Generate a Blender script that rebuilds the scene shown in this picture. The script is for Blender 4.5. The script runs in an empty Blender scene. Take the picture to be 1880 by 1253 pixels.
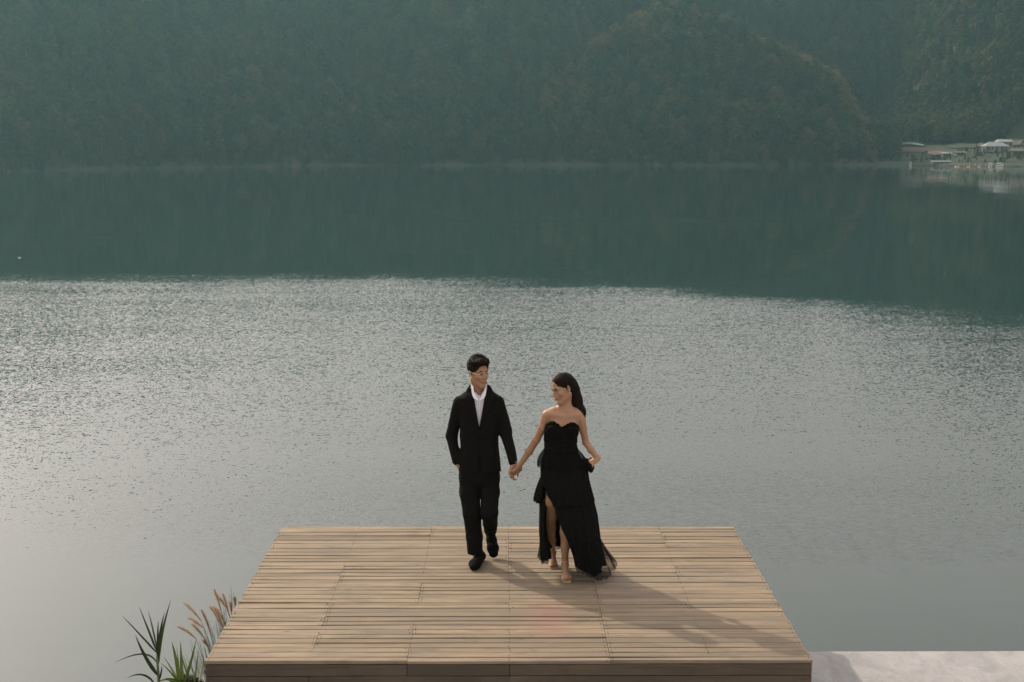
import bpy, bmesh, math, random
import numpy as np
from mathutils import Vector, Matrix, noise as mnoise

R = math.radians
random.seed(7)
rng = np.random.default_rng(7)
scene = bpy.context.scene
COL = scene.collection

# ------------------------------------------------------------------ camera
CAM_H = 3.55            # metres above the deck top (z = 0)
FPX = 2611.0            # focal length in photo pixels (50 mm on 36 mm)
PITCH = math.atan(364.5 / FPX)
YAW = 13.0 / FPX
WATER_Z = -11.05
cam_d = bpy.data.cameras.new('camera')
cam_d.lens = 50.0
cam_d.sensor_width = 36.0
cam_d.clip_start = 0.1
cam_d.clip_end = 6000
cam = bpy.data.objects.new('camera', cam_d)
COL.objects.link(cam)
cam.location = (0, 0, CAM_H)
cam.rotation_euler = (math.pi / 2 - PITCH, 0, -YAW)
scene.camera = cam

# ------------------------------------------------------------------ sky and sun
SUN_EL = 35.0
SUN_DIR = Vector((-0.66 * math.cos(R(SUN_EL)), 0.7513 * math.cos(R(SUN_EL)), math.sin(R(SUN_EL))))
world = bpy.data.worlds.new('World')
scene.world = world
world.use_nodes = True
wn = world.node_tree
wn.nodes.clear()
sky = wn.nodes.new('ShaderNodeTexSky')
sky.sky_type = 'NISHITA'
sky.sun_disc = False
sky.sun_elevation = R(SUN_EL)
sky.sun_rotation = math.atan2(SUN_DIR.x, SUN_DIR.y)
sky.dust_density = 7.5
sky.air_density = 1.0
sky.ozone_density = 1.0
hs = wn.nodes.new('ShaderNodeHueSaturation')
hs.inputs['Saturation'].default_value = 0.40
bg = wn.nodes.new('ShaderNodeBackground')
bg.inputs['Strength'].default_value = 0.15
wo = wn.nodes.new('ShaderNodeOutputWorld')
wn.links.new(sky.outputs[0], hs.inputs['Color'])
tint = wn.nodes.new('ShaderNodeMix'); tint.data_type = 'RGBA'; tint.blend_type = 'MULTIPLY'
tint.inputs[0].default_value = 1.0
tint.inputs[7].default_value = (1.09, 1.0, 0.965, 1)
veil = wn.nodes.new('ShaderNodeMix'); veil.data_type = 'RGBA'      # thin even high cloud over the clear sky
veil.inputs[0].default_value = 0.38
veil.inputs[7].default_value = (13.8, 13.2, 12.7, 1)
wn.links.new(hs.outputs[0], veil.inputs[6])
wn.links.new(veil.outputs[2], tint.inputs[6])
wn.links.new(tint.outputs[2], bg.inputs['Color'])
wn.links.new(bg.outputs[0], wo.inputs['Surface'])

sun_d = bpy.data.lights.new('sun', 'SUN')
sun_d.energy = 3.9
sun_d.angle = R(0.8)
sun_d.color = (1.0, 0.86, 0.68)
sun = bpy.data.objects.new('sun', sun_d)
COL.objects.link(sun)
sun.rotation_euler = SUN_DIR.to_track_quat('Z', 'Y').to_euler()

vs = scene.view_settings
vs.view_transform = 'Standard'
vs.look = 'None'
vs.exposure = 0.03
vs.gamma = 1.0
vs.use_curve_mapping = False
cy = scene.cycles
cy.use_denoising = True
cy.max_bounces = 8
cy.volume_bounces = 1
cy.transparent_max_bounces = 16
cy.sample_clamp_indirect = 4.0

# ------------------------------------------------------------------ helpers
def Z_at(v, Y):
    return CAM_H - Y * math.tan(math.atan((v - 626.5) / FPX) + PITCH)

def pt(u, v, Y):
    """world point at distance Y that a sight line measured in the photo passes through"""
    d = Vector(((u - 940.0) / FPX, 1.0, -(v - 626.5) / FPX))
    c, s = math.cos(PITCH), math.sin(PITCH)
    d = Vector((d.x, d.y * c + d.z * s, -d.y * s + d.z * c))
    c, s = math.cos(YAW), math.sin(YAW)
    d = Vector((d.x * c + d.y * s, -d.x * s + d.y * c, d.z))
    k = Y / d.y
    return Vector((d.x * k, Y, CAM_H + d.z * k))

def link(o, parent=None):
    COL.objects.link(o)
    if parent is not None:
        o.parent = parent
    return o

def tag(o, label=None, cat=None, group=None, kind=None):
    if label: o['label'] = label
    if cat: o['category'] = cat
    if group: o['group'] = group
    if kind: o['kind'] = kind
    return o

def empty(name, loc, rz=0.0):
    o = bpy.data.objects.new(name, None)
    o.location = loc
    o.rotation_euler = (0, 0, rz)
    o.empty_display_size = 0.2
    return link(o)

def mesh_obj(name, verts, faces, mats, parent=None, smooth=False, origin=None, midx=None):
    """verts in world coordinates; stored relative to the parent's root origin"""
    me = bpy.data.meshes.new(name)
    if origin is not None:
        o3 = np.array(origin, dtype=float)
        verts = (np.asarray(verts, dtype=float) - o3)
    me.from_pydata([tuple(v) for v in verts], [], [tuple(f) for f in faces])
    if not isinstance(mats, (list, tuple)): mats = [mats]
    for m in mats: me.materials.append(m)
    if midx is not None:
        me.polygons.foreach_set('material_index', np.asarray(midx, dtype=np.int32))
    if smooth:
        me.polygons.foreach_set('use_smooth', np.ones(len(me.polygons), dtype=bool))
    me.update()
    o = bpy.data.objects.new(name, me)
    return link(o, parent)

def np_mesh(name, V, F, mats, parent=None, smooth=True, origin=None, midx=None):
    V = np.asarray(V, dtype=np.float32)
    if origin is not None: V = V - np.array(origin, dtype=np.float32)
    F = np.asarray(F, dtype=np.int32)
    me = bpy.data.meshes.new(name)
    n, k = F.shape
    me.vertices.add(len(V)); me.vertices.foreach_set('co', V.ravel())
    me.loops.add(n * k); me.loops.foreach_set('vertex_index', F.ravel())
    me.polygons.add(n)
    me.polygons.foreach_set('loop_start', np.arange(0, n * k, k, dtype=np.int32))
    me.polygons.foreach_set('loop_total', np.full(n, k, dtype=np.int32))
    if not isinstance(mats, (list, tuple)): mats = [mats]
    for m in mats: me.materials.append(m)
    if midx is not None: me.polygons.foreach_set('material_index', np.asarray(midx, dtype=np.int32))
    me.polygons.foreach_set('use_smooth', np.full(n, smooth, dtype=bool))
    me.update(calc_edges=True)
    me.validate()
    o = bpy.data.objects.new(name, me)
    return link(o, parent)

class MB:
    """small mesh collector"""
    def __init__(s): s.v = []; s.f = []; s.m = []
    def add(s, vs_, fs_, mi=0):
        b = len(s.v); s.v += [tuple(v) for v in vs_]
        s.f += [tuple(b + i for i in f) for f in fs_]; s.m += [mi] * len(fs_)
    def box(s, lo, hi, mi=0, rz=0.0, c=None):
        x0, y0, z0 = lo; x1, y1, z1 = hi
        v = [(x0,y0,z0),(x1,y0,z0),(x1,y1,z0),(x0,y1,z0),(x0,y0,z1),(x1,y0,z1),(x1,y1,z1),(x0,y1,z1)]
        if rz:
            cx, cyy = c if c else ((x0+x1)/2, (y0+y1)/2)
            cs, sn = math.cos(rz), math.sin(rz)
            v = [(cx+(a-cx)*cs-(b-cyy)*sn, cyy+(a-cx)*sn+(b-cyy)*cs, z) for a, b, z in v]
        s.add(v, [(0,3,2,1),(4,5,6,7),(0,1,5,4),(1,2,6,5),(2,3,7,6),(3,0,4,7)], mi)
    def tube(s, pts, rad, n=6, mi=0, flat=None, closed=False):
        pts = [Vector(p) for p in pts]
        N = len(pts)
        if not hasattr(rad, '__len__'): rad = [rad] * N
        rings = []
        up = Vector((0.13, 0.31, 0.94))
        for i, p in enumerate(pts):
            if closed: t = pts[(i+1) % N] - pts[i-1]
            else: t = pts[min(i+1, N-1)] - pts[max(i-1, 0)]
            t.normalize()
            a = t.cross(up)
            if a.length < 1e-4: a = t.cross(Vector((1,0,0)))
            a.normalize(); b = t.cross(a).normalized()
            rings.append([p + (a*math.cos(2*math.pi*j/n) + b*math.sin(2*math.pi*j/n)) * rad[i] for j in range(n)])
        vv = [q for r_ in rings for q in r_]; ff = []
        M = N if closed else N - 1
        for i in range(M):
            i2 = (i + 1) % N
            for j in range(n):
                ff.append((i*n+j, i*n+(j+1)%n, i2*n+(j+1)%n, i2*n+j))
        if not closed:
            ff.append(tuple(range(n-1, -1, -1))); ff.append(tuple((N-1)*n+j for j in range(n)))
        s.add(vv, ff, mi)
    def build(s, name, mats, parent=None, smooth=False, origin=None):
        return mesh_obj(name, s.v, s.f, mats, parent, smooth, origin, s.m)

# ------------------------------------------------------------------ materials
def mat(name, color, rough=0.6, **kw):
    m = bpy.data.materials.new(name); m.use_nodes = True
    b = m.node_tree.nodes['Principled BSDF']
    b.inputs['Base Color'].default_value = (*color, 1)
    b.inputs['Roughness'].default_value = rough
    for k, v in kw.items():
        b.inputs[k.replace('_', ' ')].default_value = v
    return m

def N(nt, typ, **kw):
    n = nt.nodes.new(typ)
    for k, v in kw.items(): setattr(n, k, v)
    return n

def noise_tex(nt, vec, scale, detail=4, rough=0.55, dist=0.0):
    n = N(nt, 'ShaderNodeTexNoise')
    n.inputs['Scale'].default_value = scale
    n.inputs['Detail'].default_value = detail
    n.inputs['Roughness'].default_value = rough
    n.inputs['Distortion'].default_value = dist
    if vec is not None: nt.links.new(vec, n.inputs['Vector'])
    return n

def ramp(nt, fac, stops):
    r = N(nt, 'ShaderNodeValToRGB')
    e = r.color_ramp.elements
    while len(e) < len(stops): e.new(0.5)
    for i, (p, c) in enumerate(stops):
        e[i].position = p
        e[i].color = (*c, 1) if hasattr(c, '__len__') else (c, c, c, 1)
    nt.links.new(fac, r.inputs['Fac'])
    return r

def mapping(nt, vec, scale=(1,1,1), loc=(0,0,0), rot=(0,0,0)):
    m = N(nt, 'ShaderNodeMapping')
    m.inputs['Scale'].default_value = scale
    m.inputs['Location'].default_value = loc
    m.inputs['Rotation'].default_value = rot
    nt.links.new(vec, m.inputs['Vector'])
    return m

def mixc(nt, fac, a, b, blend='MIX'):
    m = N(nt, 'ShaderNodeMix', data_type='RGBA', blend_type=blend)
    for sock, val in ((m.inputs[0], fac), (m.inputs[6], a), (m.inputs[7], b)):
        if hasattr(val, 'is_output') or hasattr(val, 'links'): nt.links.new(val, sock)
        elif hasattr(val, '__len__'): sock.default_value = (*val, 1)
        else: sock.default_value = val
    return m.outputs[2]

def math_n(nt, op, a, b=None, c=None, clamp=False):
    m = N(nt, 'ShaderNodeMath', operation=op, use_clamp=clamp)
    for i, val in enumerate((a, b, c)):
        if val is None: continue
        if hasattr(val, 'links'): nt.links.new(val, m.inputs[i])
        else: m.inputs[i].default_value = val
    return m.outputs[0]

def bump(nt, height, bsdf, strength=0.3, dist=0.01):
    b = N(nt, 'ShaderNodeBump')
    b.inputs['Strength'].default_value = strength
    b.inputs['Distance'].default_value = dist
    nt.links.new(height, b.inputs['Height'])
    nt.links.new(b.outputs[0], bsdf.inputs['Normal'])
    return b

def wood_mat(name, tint, dark):
    m = bpy.data.materials.new(name); m.use_nodes = True
    nt = m.node_tree; b = nt.nodes['Principled BSDF']
    tc = N(nt, 'ShaderNodeTexCoord'); oi = N(nt, 'ShaderNodeObjectInfo'); geo = N(nt, 'ShaderNodeNewGeometry')
    off = N(nt, 'ShaderNodeVectorMath', operation='SCALE')
    comb = N(nt, 'ShaderNodeCombineXYZ')
    nt.links.new(oi.outputs['Random'], comb.inputs[0]); nt.links.new(oi.outputs['Random'], comb.inputs[1])
    nt.links.new(comb.outputs[0], off.inputs[0]); off.inputs['Scale'].default_value = 57.0
    addv = N(nt, 'ShaderNodeVectorMath', operation='ADD')
    nt.links.new(tc.outputs['Object'], addv.inputs[0]); nt.links.new(off.outputs[0], addv.inputs[1])
    vec = addv.outputs[0]
    g1 = noise_tex(nt, mapping(nt, vec, (1.6, 38, 38)).outputs[0], 1.0, 6, 0.65, 0.6)
    g2 = noise_tex(nt, mapping(nt, vec, (5, 160, 160)).outputs[0], 1.0, 4, 0.6)
    g3 = noise_tex(nt, mapping(nt, vec, (1.1, 3.0, 3.0)).outputs[0], 1.0, 4, 0.6)
    base = ramp(nt, g1.outputs[0], [(0.25, [c*0.50 for c in tint]), (0.48, tint), (0.75, [min(1, c*1.22) for c in tint])]).outputs[0]
    pr = ramp(nt, oi.outputs['Random'], [(0.0, (0.76,0.73,0.68)), (0.25, (0.96,0.93,0.89)), (0.5, (1.06,1.02,1.01)), (0.75,(1.17,1.11,1.00)), (1.0, (0.90,0.90,0.93))]).outputs[0]
    c = mixc(nt, 1.0, base, pr, 'MULTIPLY')
    f2 = ramp(nt, g2.outputs[0], [(0.30, 0.72), (0.55, 1.0)]).outputs[0]
    c = mixc(nt, 0.8, c, f2, 'MULTIPLY')
    # weathered grey blotches
    f3 = ramp(nt, g3.outputs[0], [(0.42, 0.0), (0.62, 1.0)]).outputs[0]
    c = mixc(nt, math_n(nt, 'MULTIPLY', f3, 0.60), c, dark)
    # knots
    vo = N(nt, 'ShaderNodeTexVoronoi'); vo.inputs['Scale'].default_value = 1.0
    nt.links.new(mapping(nt, vec, (2.2, 9, 9)).outputs[0], vo.inputs['Vector'])
    kn = ramp(nt, vo.outputs['Distance'], [(0.03, 1.0), (0.10, 0.0)]).outputs[0]
    c = mixc(nt, math_n(nt, 'MULTIPLY', kn, 0.75), c, (0.05, 0.035, 0.025))
    # old reddish drink stain on the middle boards, worn grime in broad patches
    ws = noise_tex(nt, mapping(nt, geo.outputs['Position'], (0.9, 0.9, 0.9)).outputs[0], 1.0, 5, 0.6)
    c = mixc(nt, math_n(nt, 'MULTIPLY', ramp(nt, ws.outputs[0], [(0.45,0.0),(0.7,1.0)]).outputs[0], 0.28), c, dark)
    dv = N(nt, 'ShaderNodeVectorMath', operation='DISTANCE')
    nt.links.new(mapping(nt, geo.outputs['Position'], (2.6, 1.0, 1.0)).outputs[0], dv.inputs[0])
    dv.inputs[1].default_value = (0.32*2.6, 10.35, 0.0)
    st = ramp(nt, dv.outputs['Value'], [(0.15, 1.0), (0.62, 0.0)]).outputs[0]
    c = mixc(nt, math_n(nt, 'MULTIPLY', st, 0.42), c, (0.27, 0.13, 0.11))
    bl = noise_tex(nt, mapping(nt, geo.outputs['Position'], (2.2, 5.5, 3.0)).outputs[0], 1.0, 5, 0.7, 0.8)
    c = mixc(nt, math_n(nt, 'MULTIPLY', ramp(nt, bl.outputs[0], [(0.52,0.0),(0.68,1.0)]).outputs[0], 0.42), c, [q*0.42 for q in tint])
    nt.links.new(c, b.inputs['Base Color'])
    b.inputs['Roughness'].default_value = 0.78
    b.inputs['Specular IOR Level'].default_value = 0.3
    h = math_n(nt, 'ADD', math_n(nt, 'MULTIPLY', g1.outputs[0], 1.0), math_n(nt, 'MULTIPLY', g2.outputs[0], 0.6))
    bump(nt, h, b, 0.55, 0.003)
    return m

M = {}
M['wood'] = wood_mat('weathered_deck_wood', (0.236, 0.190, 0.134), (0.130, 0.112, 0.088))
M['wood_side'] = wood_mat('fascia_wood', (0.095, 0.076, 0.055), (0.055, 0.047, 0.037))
M['nail'] = mat('rusty_nail', (0.05, 0.035, 0.028), 0.6, Metallic=0.3)
M['under'] = mat('dark_timber', (0.04, 0.032, 0.026), 0.9)

def fabric(name, color, rough=0.9, bscale=900, sheen=0.15, bstr=0.25, wr=9):
    m = mat(name, color, rough)
    nt = m.node_tree; b = nt.nodes['Principled BSDF']
    b.inputs['Specular IOR Level'].default_value = 0.08
    b.inputs['Sheen Weight'].default_value = sheen
    tc = N(nt, 'ShaderNodeTexCoord')
    n1 = noise_tex(nt, tc.outputs['Object'], wr, 4, 0.55, 0.8)
    n2 = noise_tex(nt, tc.outputs['Object'], bscale, 2)
    h = math_n(nt, 'ADD', math_n(nt, 'MULTIPLY', n1.outputs[0], 1.0), math_n(nt, 'MULTIPLY', n2.outputs[0], 0.04))
    bump(nt, h, b, bstr, 0.03)
    return m
M['suit'] = fabric('black_wool', (0.0065, 0.0062, 0.0055), 0.9, sheen=0.0)
M['shirt'] = fabric('white_cotton', (0.66, 0.67, 0.72), 0.8, wr=14)
M['shoe'] = mat('black_suede', (0.0045, 0.0045, 0.0043), 0.9, Specular_IOR_Level=0.06)
M['dress'] = fabric('black_tulle_layers', (0.0052, 0.0050, 0.0045), 0.95, sheen=0.0, bstr=0.4)
M['gold'] = mat('pale_gold', (0.80, 0.66, 0.48), 0.35, Metallic=0.45)
M['sole'] = mat('beige_sole', (0.55, 0.40, 0.30), 0.5)
M['nailpolish'] = mat('dark_red_polish', (0.12, 0.01, 0.015), 0.3)
M['eye_white'] = mat('eye_white', (0.62, 0.58, 0.52), 0.3)
M['iris'] = mat('dark_iris', (0.015, 0.008, 0.005), 0.2)
M['lips_m'] = mat('lips_muted', (0.30, 0.12, 0.09), 0.5)
M['lips_w'] = mat('lips_rose', (0.30, 0.075, 0.065), 0.4)
M['jewel'] = mat('crystal', (0.8, 0.78, 0.72), 0.15, Metallic=0.6)

def skin_mat(name, c):
    m = mat(name, c, 0.5)
    nt = m.node_tree; b = nt.nodes['Principled BSDF']
    b.inputs['Subsurface Weight'].default_value = 0.12
    b.inputs['Subsurface Radius'].default_value = (0.02, 0.008, 0.004)
    b.inputs['Subsurface Scale'].default_value = 0.4
    b.inputs['Specular IOR Level'].default_value = 0.35
    tc = N(nt, 'ShaderNodeTexCoord')
    n = noise_tex(nt, tc.outputs['Object'], 14, 4)
    cc = ramp(nt, n.outputs[0], [(0.3, [c[0]*0.88, c[1]*0.82, c[2]*0.8]), (0.7, [c[0]*1.08, c[1]*1.05, c[2]*1.02])])
    nt.links.new(cc.outputs[0], b.inputs['Base Color'])
    return m
M['skin_m'] = skin_mat('skin_tan', (0.315, 0.185, 0.112))
M['skin_w'] = skin_mat('skin_warm', (0.34, 0.205, 0.127))

def hair_mat():
    m = mat('black_hair', (0.009, 0.0055, 0.004), 0.6, Specular_IOR_Level=0.08)
    nt = m.node_tree; b = nt.nodes['Principled BSDF']
    tc = N(nt, 'ShaderNodeTexCoord')
    n = noise_tex(nt, mapping(nt, tc.outputs['Object'], (160, 160, 12)).outputs[0], 1.0, 3)
    bump(nt, n.outputs[0], b, 0.7, 0.004)
    return m
M['hair'] = hair_mat()

def tulle_mat():
    m = bpy.data.materials.new('sheer_black_tulle'); m.use_nodes = True
    nt = m.node_tree; b = nt.nodes['Principled BSDF']
    b.inputs['Base Color'].default_value = (0.007, 0.0068, 0.0065, 1)
    b.inputs['Roughness'].default_value = 0.9
    b.inputs['Specular IOR Level'].default_value = 0.1
    b.inputs['Alpha'].default_value = 0.42
    return m
M['tulle'] = tulle_mat()

# ------------------------------------------------------------------ setting: water
def water_mat():
    m = bpy.data.materials.new('lake_water'); m.use_nodes = True
    nt = m.node_tree; b = nt.nodes['Principled BSDF']
    L = nt.links
    geo = N(nt, 'ShaderNodeNewGeometry')
    P = geo.outputs['Position']
    sep = N(nt, 'ShaderNodeSeparateXYZ'); L.new(P, sep.inputs[0])
    X, Y = sep.outputs[0], sep.outputs[1]
    # wind-ruffled zone: far edge slants nearer on the right, near edge at about 47 m
    wob = noise_tex(nt, mapping(nt, P, (0.045, 0.03, 1)).outputs[0], 1.0, 5, 0.6)
    wobf = noise_tex(nt, mapping(nt, P, (1.6, 0.5, 1)).outputs[0], 1.0, 4, 0.65)
    w = math_n(nt, 'SUBTRACT', wob.outputs[0], 0.5)
    wf = math_n(nt, 'SUBTRACT', wobf.outputs[0], 0.5)
    xr = math_n(nt, 'MAXIMUM', X, -12.0)
    far = math_n(nt, 'SUBTRACT', 172.0, math_n(nt, 'MULTIPLY', math_n(nt, 'POWER', math_n(nt, 'ADD', xr, 12.0), 1.22), 0.20))
    dfar = math_n(nt, 'ADD', math_n(nt, 'SUBTRACT', far, Y), math_n(nt, 'ADD', math_n(nt, 'MULTIPLY', w, 22.0), math_n(nt, 'MULTIPLY', wf, 30.0)))
    mfar = N(nt, 'ShaderNodeMapRange', interpolation_type='SMOOTHSTEP'); L.new(math_n(nt, 'DIVIDE', dfar, math_n(nt, 'ADD', 30.0, math_n(nt, 'MULTIPLY', math_n(nt, 'MAXIMUM', math_n(nt, 'ADD', X, 5.0), 0.0), 0.6))), mfar.inputs[0])
    mfar.inputs[1].default_value = 0.0; mfar.inputs[2].default_value = 1.0
    near = math_n(nt, 'ADD', math_n(nt, 'SUBTRACT', Y, math_n(nt, 'ADD', 47.5, math_n(nt, 'MULTIPLY', X, -0.07))), math_n(nt, 'ADD', math_n(nt, 'MULTIPLY', w, 9.0), math_n(nt, 'MULTIPLY', wf, 12.0)))
    mnear = N(nt, 'ShaderNodeMapRange', interpolation_type='SMOOTHSTEP'); L.new(near, mnear.inputs[0])
    mnear.inputs[1].default_value = -1.5; mnear.inputs[2].default_value = 5.0
    zone = math_n(nt, 'MULTIPLY', mfar.outputs[0], mnear.outputs[0])
    # faint far streaks
    def band(y0, hw, x0, x1, amt):
        d = math_n(nt, 'ABSOLUTE', math_n(nt, 'SUBTRACT', Y, y0))
        d = math_n(nt, 'ADD', d, math_n(nt, 'MULTIPLY', w, hw*1.2))
        a = N(nt, 'ShaderNodeMapRange'); L.new(d, a.inputs[0])
        a.inputs[1].default_value = 0; a.inputs[2].default_value = hw; a.inputs[3].default_value = amt; a.inputs[4].default_value = 0
        e = N(nt, 'ShaderNodeMapRange'); L.new(X, e.inputs[0])
        e.inputs[1].default_value = x0; e.inputs[2].default_value = x0 + 12
        g = N(nt, 'ShaderNodeMapRange'); L.new(X, g.inputs[0])
        g.inputs[1].default_value = x1; g.inputs[2].default_value = x1 - 12
        return math_n(nt, 'MULTIPLY', a.outputs[0], math_n(nt, 'MULTIPLY', e.outputs[0], g.outputs[0]))
    zone = math_n(nt, 'MAXIMUM', zone, band(268, 9, -20, 70, 0.55))
    zone = math_n(nt, 'MAXIMUM', zone, band(245, 5, -25, 15, 0.16))
    zone = math_n(nt, 'MAXIMUM', zone, band(228, 5, -90, -45, 0.14))
    # gust patches inside the zone
    gust = noise_tex(nt, mapping(nt, P, (0.05, 0.018, 1)).outputs[0], 1.0, 3, 0.5)
    gmul = N(nt, 'ShaderNodeMapRange'); L.new(gust.outputs[0], gmul.inputs[0])
    gmul.inputs[1].default_value = 0.35; gmul.inputs[2].default_value = 0.65
    gmul.inputs[3].default_value = 0.85; gmul.inputs[4].default_value = 1.12
    strk = noise_tex(nt, mapping(nt, P, (0.022, 0.16, 1)).outputs[0], 1.0, 4, 0.6)
    smul = N(nt, 'ShaderNodeMapRange'); L.new(strk.outputs[0], smul.inputs[0])
    smul.inputs[1].default_value = 0.35; smul.inputs[2].default_value = 0.65; smul.inputs[3].default_value = 0.78; smul.inputs[4].default_value = 1.16
    ymul = N(nt, 'ShaderNodeMapRange'); L.new(Y, ymul.inputs[0])
    ymul.inputs[1].default_value = 48; ymul.inputs[2].default_value = 125; ymul.inputs[3].default_value = 0.70; ymul.inputs[4].default_value = 0.92
    amp = math_n(nt, 'MULTIPLY', math_n(nt, 'MULTIPLY', zone, smul.outputs[0]), math_n(nt, 'MULTIPLY', gmul.outputs[0], ymul.outputs[0]))
    # ripple slopes: three scales, crests lie across the view and slant a little
    def slope(scale, sx, rot, det=2):
        n = noise_tex(nt, mapping(nt, P, (scale*sx, scale, 1), rot=(0, 0, R(rot))).outputs[0], 1.0, det, 0.55, 0.3)
        v = N(nt, 'ShaderNodeVectorMath', operation='SUBTRACT'); L.new(n.outputs['Color'], v.inputs[0]); v.inputs[1].default_value = (0.5, 0.5, 0.5)
        return v.outputs[0]
    def vscale(v, k):
        s = N(nt, 'ShaderNodeVectorMath', operation='SCALE'); L.new(v, s.inputs[0])
        if hasattr(k, 'links'): L.new(k, s.inputs['Scale'])
        else: s.inputs['Scale'].default_value = k
        return s.outputs[0]
    def vadd(a, c):
        s = N(nt, 'ShaderNodeVectorMath', operation='ADD'); L.new(a, s.inputs[0]); L.new(c, s.inputs[1]); return s.outputs[0]
    s1 = vscale(slope(6.2, 0.7, 18, 1), 0.29)
    s2 = vscale(slope(2.6, 0.7, -9, 1), 0.085)
    s3 = vscale(slope(11, 0.75, 30, 1), 0.30)
    rip = vscale(vadd(vadd(s1, s2), s3), amp)
    calm = vscale(slope(0.16, 0.30, 4, 3), 0.012)
    calm2 = vscale(slope(1.4, 0.22, 3, 2), 0.016)
    # crests turn their near faces to the viewer, so the visible facets lean this way on average
    lean_ = N(nt, 'ShaderNodeCombineXYZ'); L.new(math_n(nt, 'MULTIPLY', amp, -0.055), lean_.inputs[1])
    tot = vadd(vadd(rip, lean_.outputs[0]), vadd(calm, calm2))
    flat = N(nt, 'ShaderNodeVectorMath', operation='MULTIPLY'); L.new(tot, flat.inputs[0]); flat.inputs[1].default_value = (0.6, 1.0, 0.0)
    nrm = N(nt, 'ShaderNodeVectorMath', operation='ADD'); L.new(flat.outputs[0], nrm.inputs[0]); nrm.inputs[1].default_value = (0, 0, 1)
    nn = N(nt, 'ShaderNodeVectorMath', operation='NORMALIZE'); L.new(nrm.outputs[0], nn.inputs[0])
    L.new(nn.outputs[0], b.inputs['Normal'])
    b.inputs['Base Color'].default_value = (0.012, 0.031, 0.027, 1)
    b.inputs['IOR'].default_value = 1.5
    b.inputs['Roughness'].default_value = 0.04
    return m
M['water'] = water_mat()
wme = MB(); wme.add([(-1100, 12, WATER_Z), (1100, 12, WATER_Z), (1100, 1650, WATER_Z), (-1100, 1650, WATER_Z)], [(0,1,2,3)])
tag(wme.build('water', M['water']), kind='structure')

# ------------------------------------------------------------------ setting: hills
_S = [(rng.uniform(-1, 1, 2), rng.uniform(0, 6.28)) for _ in range(24)]
def fbm2(x, y, wl, seed=0, octs=4):
    out = np.zeros_like(x); a = 1.0; tot = 0
    for o in range(octs):
        for j in range(3):
            (d, p) = _S[(seed*5 + o*3 + j) % 24]
            dn = d / (np.linalg.norm(d) + 1e-6)
            k = 2*math.pi/wl * (2**o) * (0.8 + 0.13*j)
            out += a * np.sin(k*(dn[0]*x + dn[1]*y) + p + 1.7*np.sin(k*0.37*(dn[1]*x - dn[0]*y) + 2*p)) / 3
        tot += a; a *= 0.5
    return out / tot

def hd(v):
    return (CAM_H - WATER_Z) / np.tan(np.arctan((np.asarray(v, float) - 626.5)/FPX) + PITCH)
SH_U = np.array([-900, 0, 120, 230, 450, 620, 1000, 1640, 1760, 1880, 2700], float)
SH_V = np.array([322, 316, 313, 310.5, 307, 304.5, 304, 303.5, 306, 307, 309], float)
def azu(x, y): return 927 + FPX * x / np.maximum(y, 1.0)
SPU = np.array([900, 1000, 1050, 1120, 1200, 1260, 1330, 1420, 1500, 1530, 1560, 1600, 1640, 1700], float)
SPV = np.array([262, 190, 122, 60, 8, -10, 42, 90, 135, 150, 212, 262, 312, 330], float)
def height(x, y):
    u = azu(x, y)
    t = y - hd(np.interp(u, SH_U, SH_V))
    vill = np.clip((u - 1590) / 70, 0, 1)
    push = 200*np.clip((u-1020)/120, 0, 1)
    tb = t - push + 80*np.clip((u - 1590)/230, 0, 1)*push/200
    base = WATER_Z + np.where(tb < 0, 0.0, (0.52 + 0.22*push/200)*tb + 1.5*np.sqrt(np.maximum(tb,0)))
    low = WATER_Z + np.clip(t, -30, 400) * (0.055 + 0.07*vill) + np.where(t > 0, 0.6, 0.0)
    fold = 1.15 - 2.2*np.abs(fbm2(x, y*0.40, 300, 1, 4))
    fold2 = fbm2(x, y*0.5, 70, 3, 3)
    amp = np.clip(tb/160, 0, 1)
    base = base + amp*(48*fold + 10*fold2)
    # ridge line above the frame: lower on the left, higher on the right
    ang = np.interp(u, [-500, 0, 700, 1300, 1880, 2400], [0.115, 0.122, 0.130, 0.150, 0.168, 0.17])
    top = CAM_H + 1250*ang + 14*fold
    base = np.minimum(base, top - 0.12*np.maximum(y-1330, 0))
    valley = np.clip((u-1010)/50, 0, 1)*np.clip((1660-u)/60, 0, 1)
    base = base - valley*45*np.clip(1.3 - tb/180, 0, 1)
    z = np.maximum(base, low)
    # left shoulder: a gentler spur reaching the lake
    lsp = np.interp(u, [120, 300, 480, 560, 640, 760, 900], [-40, 20, 70, 55, 30, 0, -40])
    lz = np.minimum(lsp + CAM_H, WATER_Z + 0.8*t) - 0.25*np.maximum(t-110, 0)
    z = np.maximum(z, lz + 4*fold2)
    sv = np.interp(u, SPU, SPV)
    prof = CAM_H + 955*(262 - sv)/FPX - 9
    sp = np.minimum(prof, WATER_Z + 0.95*t + 2) - 0.3*np.maximum(t-105, 0)
    inside = (u > 930) & (u < 1690)
    z = np.where(inside, np.maximum(z, sp + 2.5*fold2), z)
    z = np.where(t < 0, WATER_Z + np.maximum(t*0.06, -0.9), z)
    return z

nx, ny = 440, 170
gx = np.linspace(-1, 1, nx); gy = np.linspace(0, 1, ny)
yy = 640 + 860*gy[None, :] + 0*gx[:, None]
xx = gx[:, None] * (0.86*yy)
zz = height(xx, yy)
V = np.stack([xx, yy, zz], -1).reshape(-1, 3)
ii, jj = np.meshgrid(np.arange(nx-1), np.arange(ny-1), indexing='ij')
F4 = np.stack([ii*ny+jj, (ii+1)*ny+jj, (ii+1)*ny+jj+1, ii*ny+jj+1], -1).reshape(-1, 4)

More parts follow.
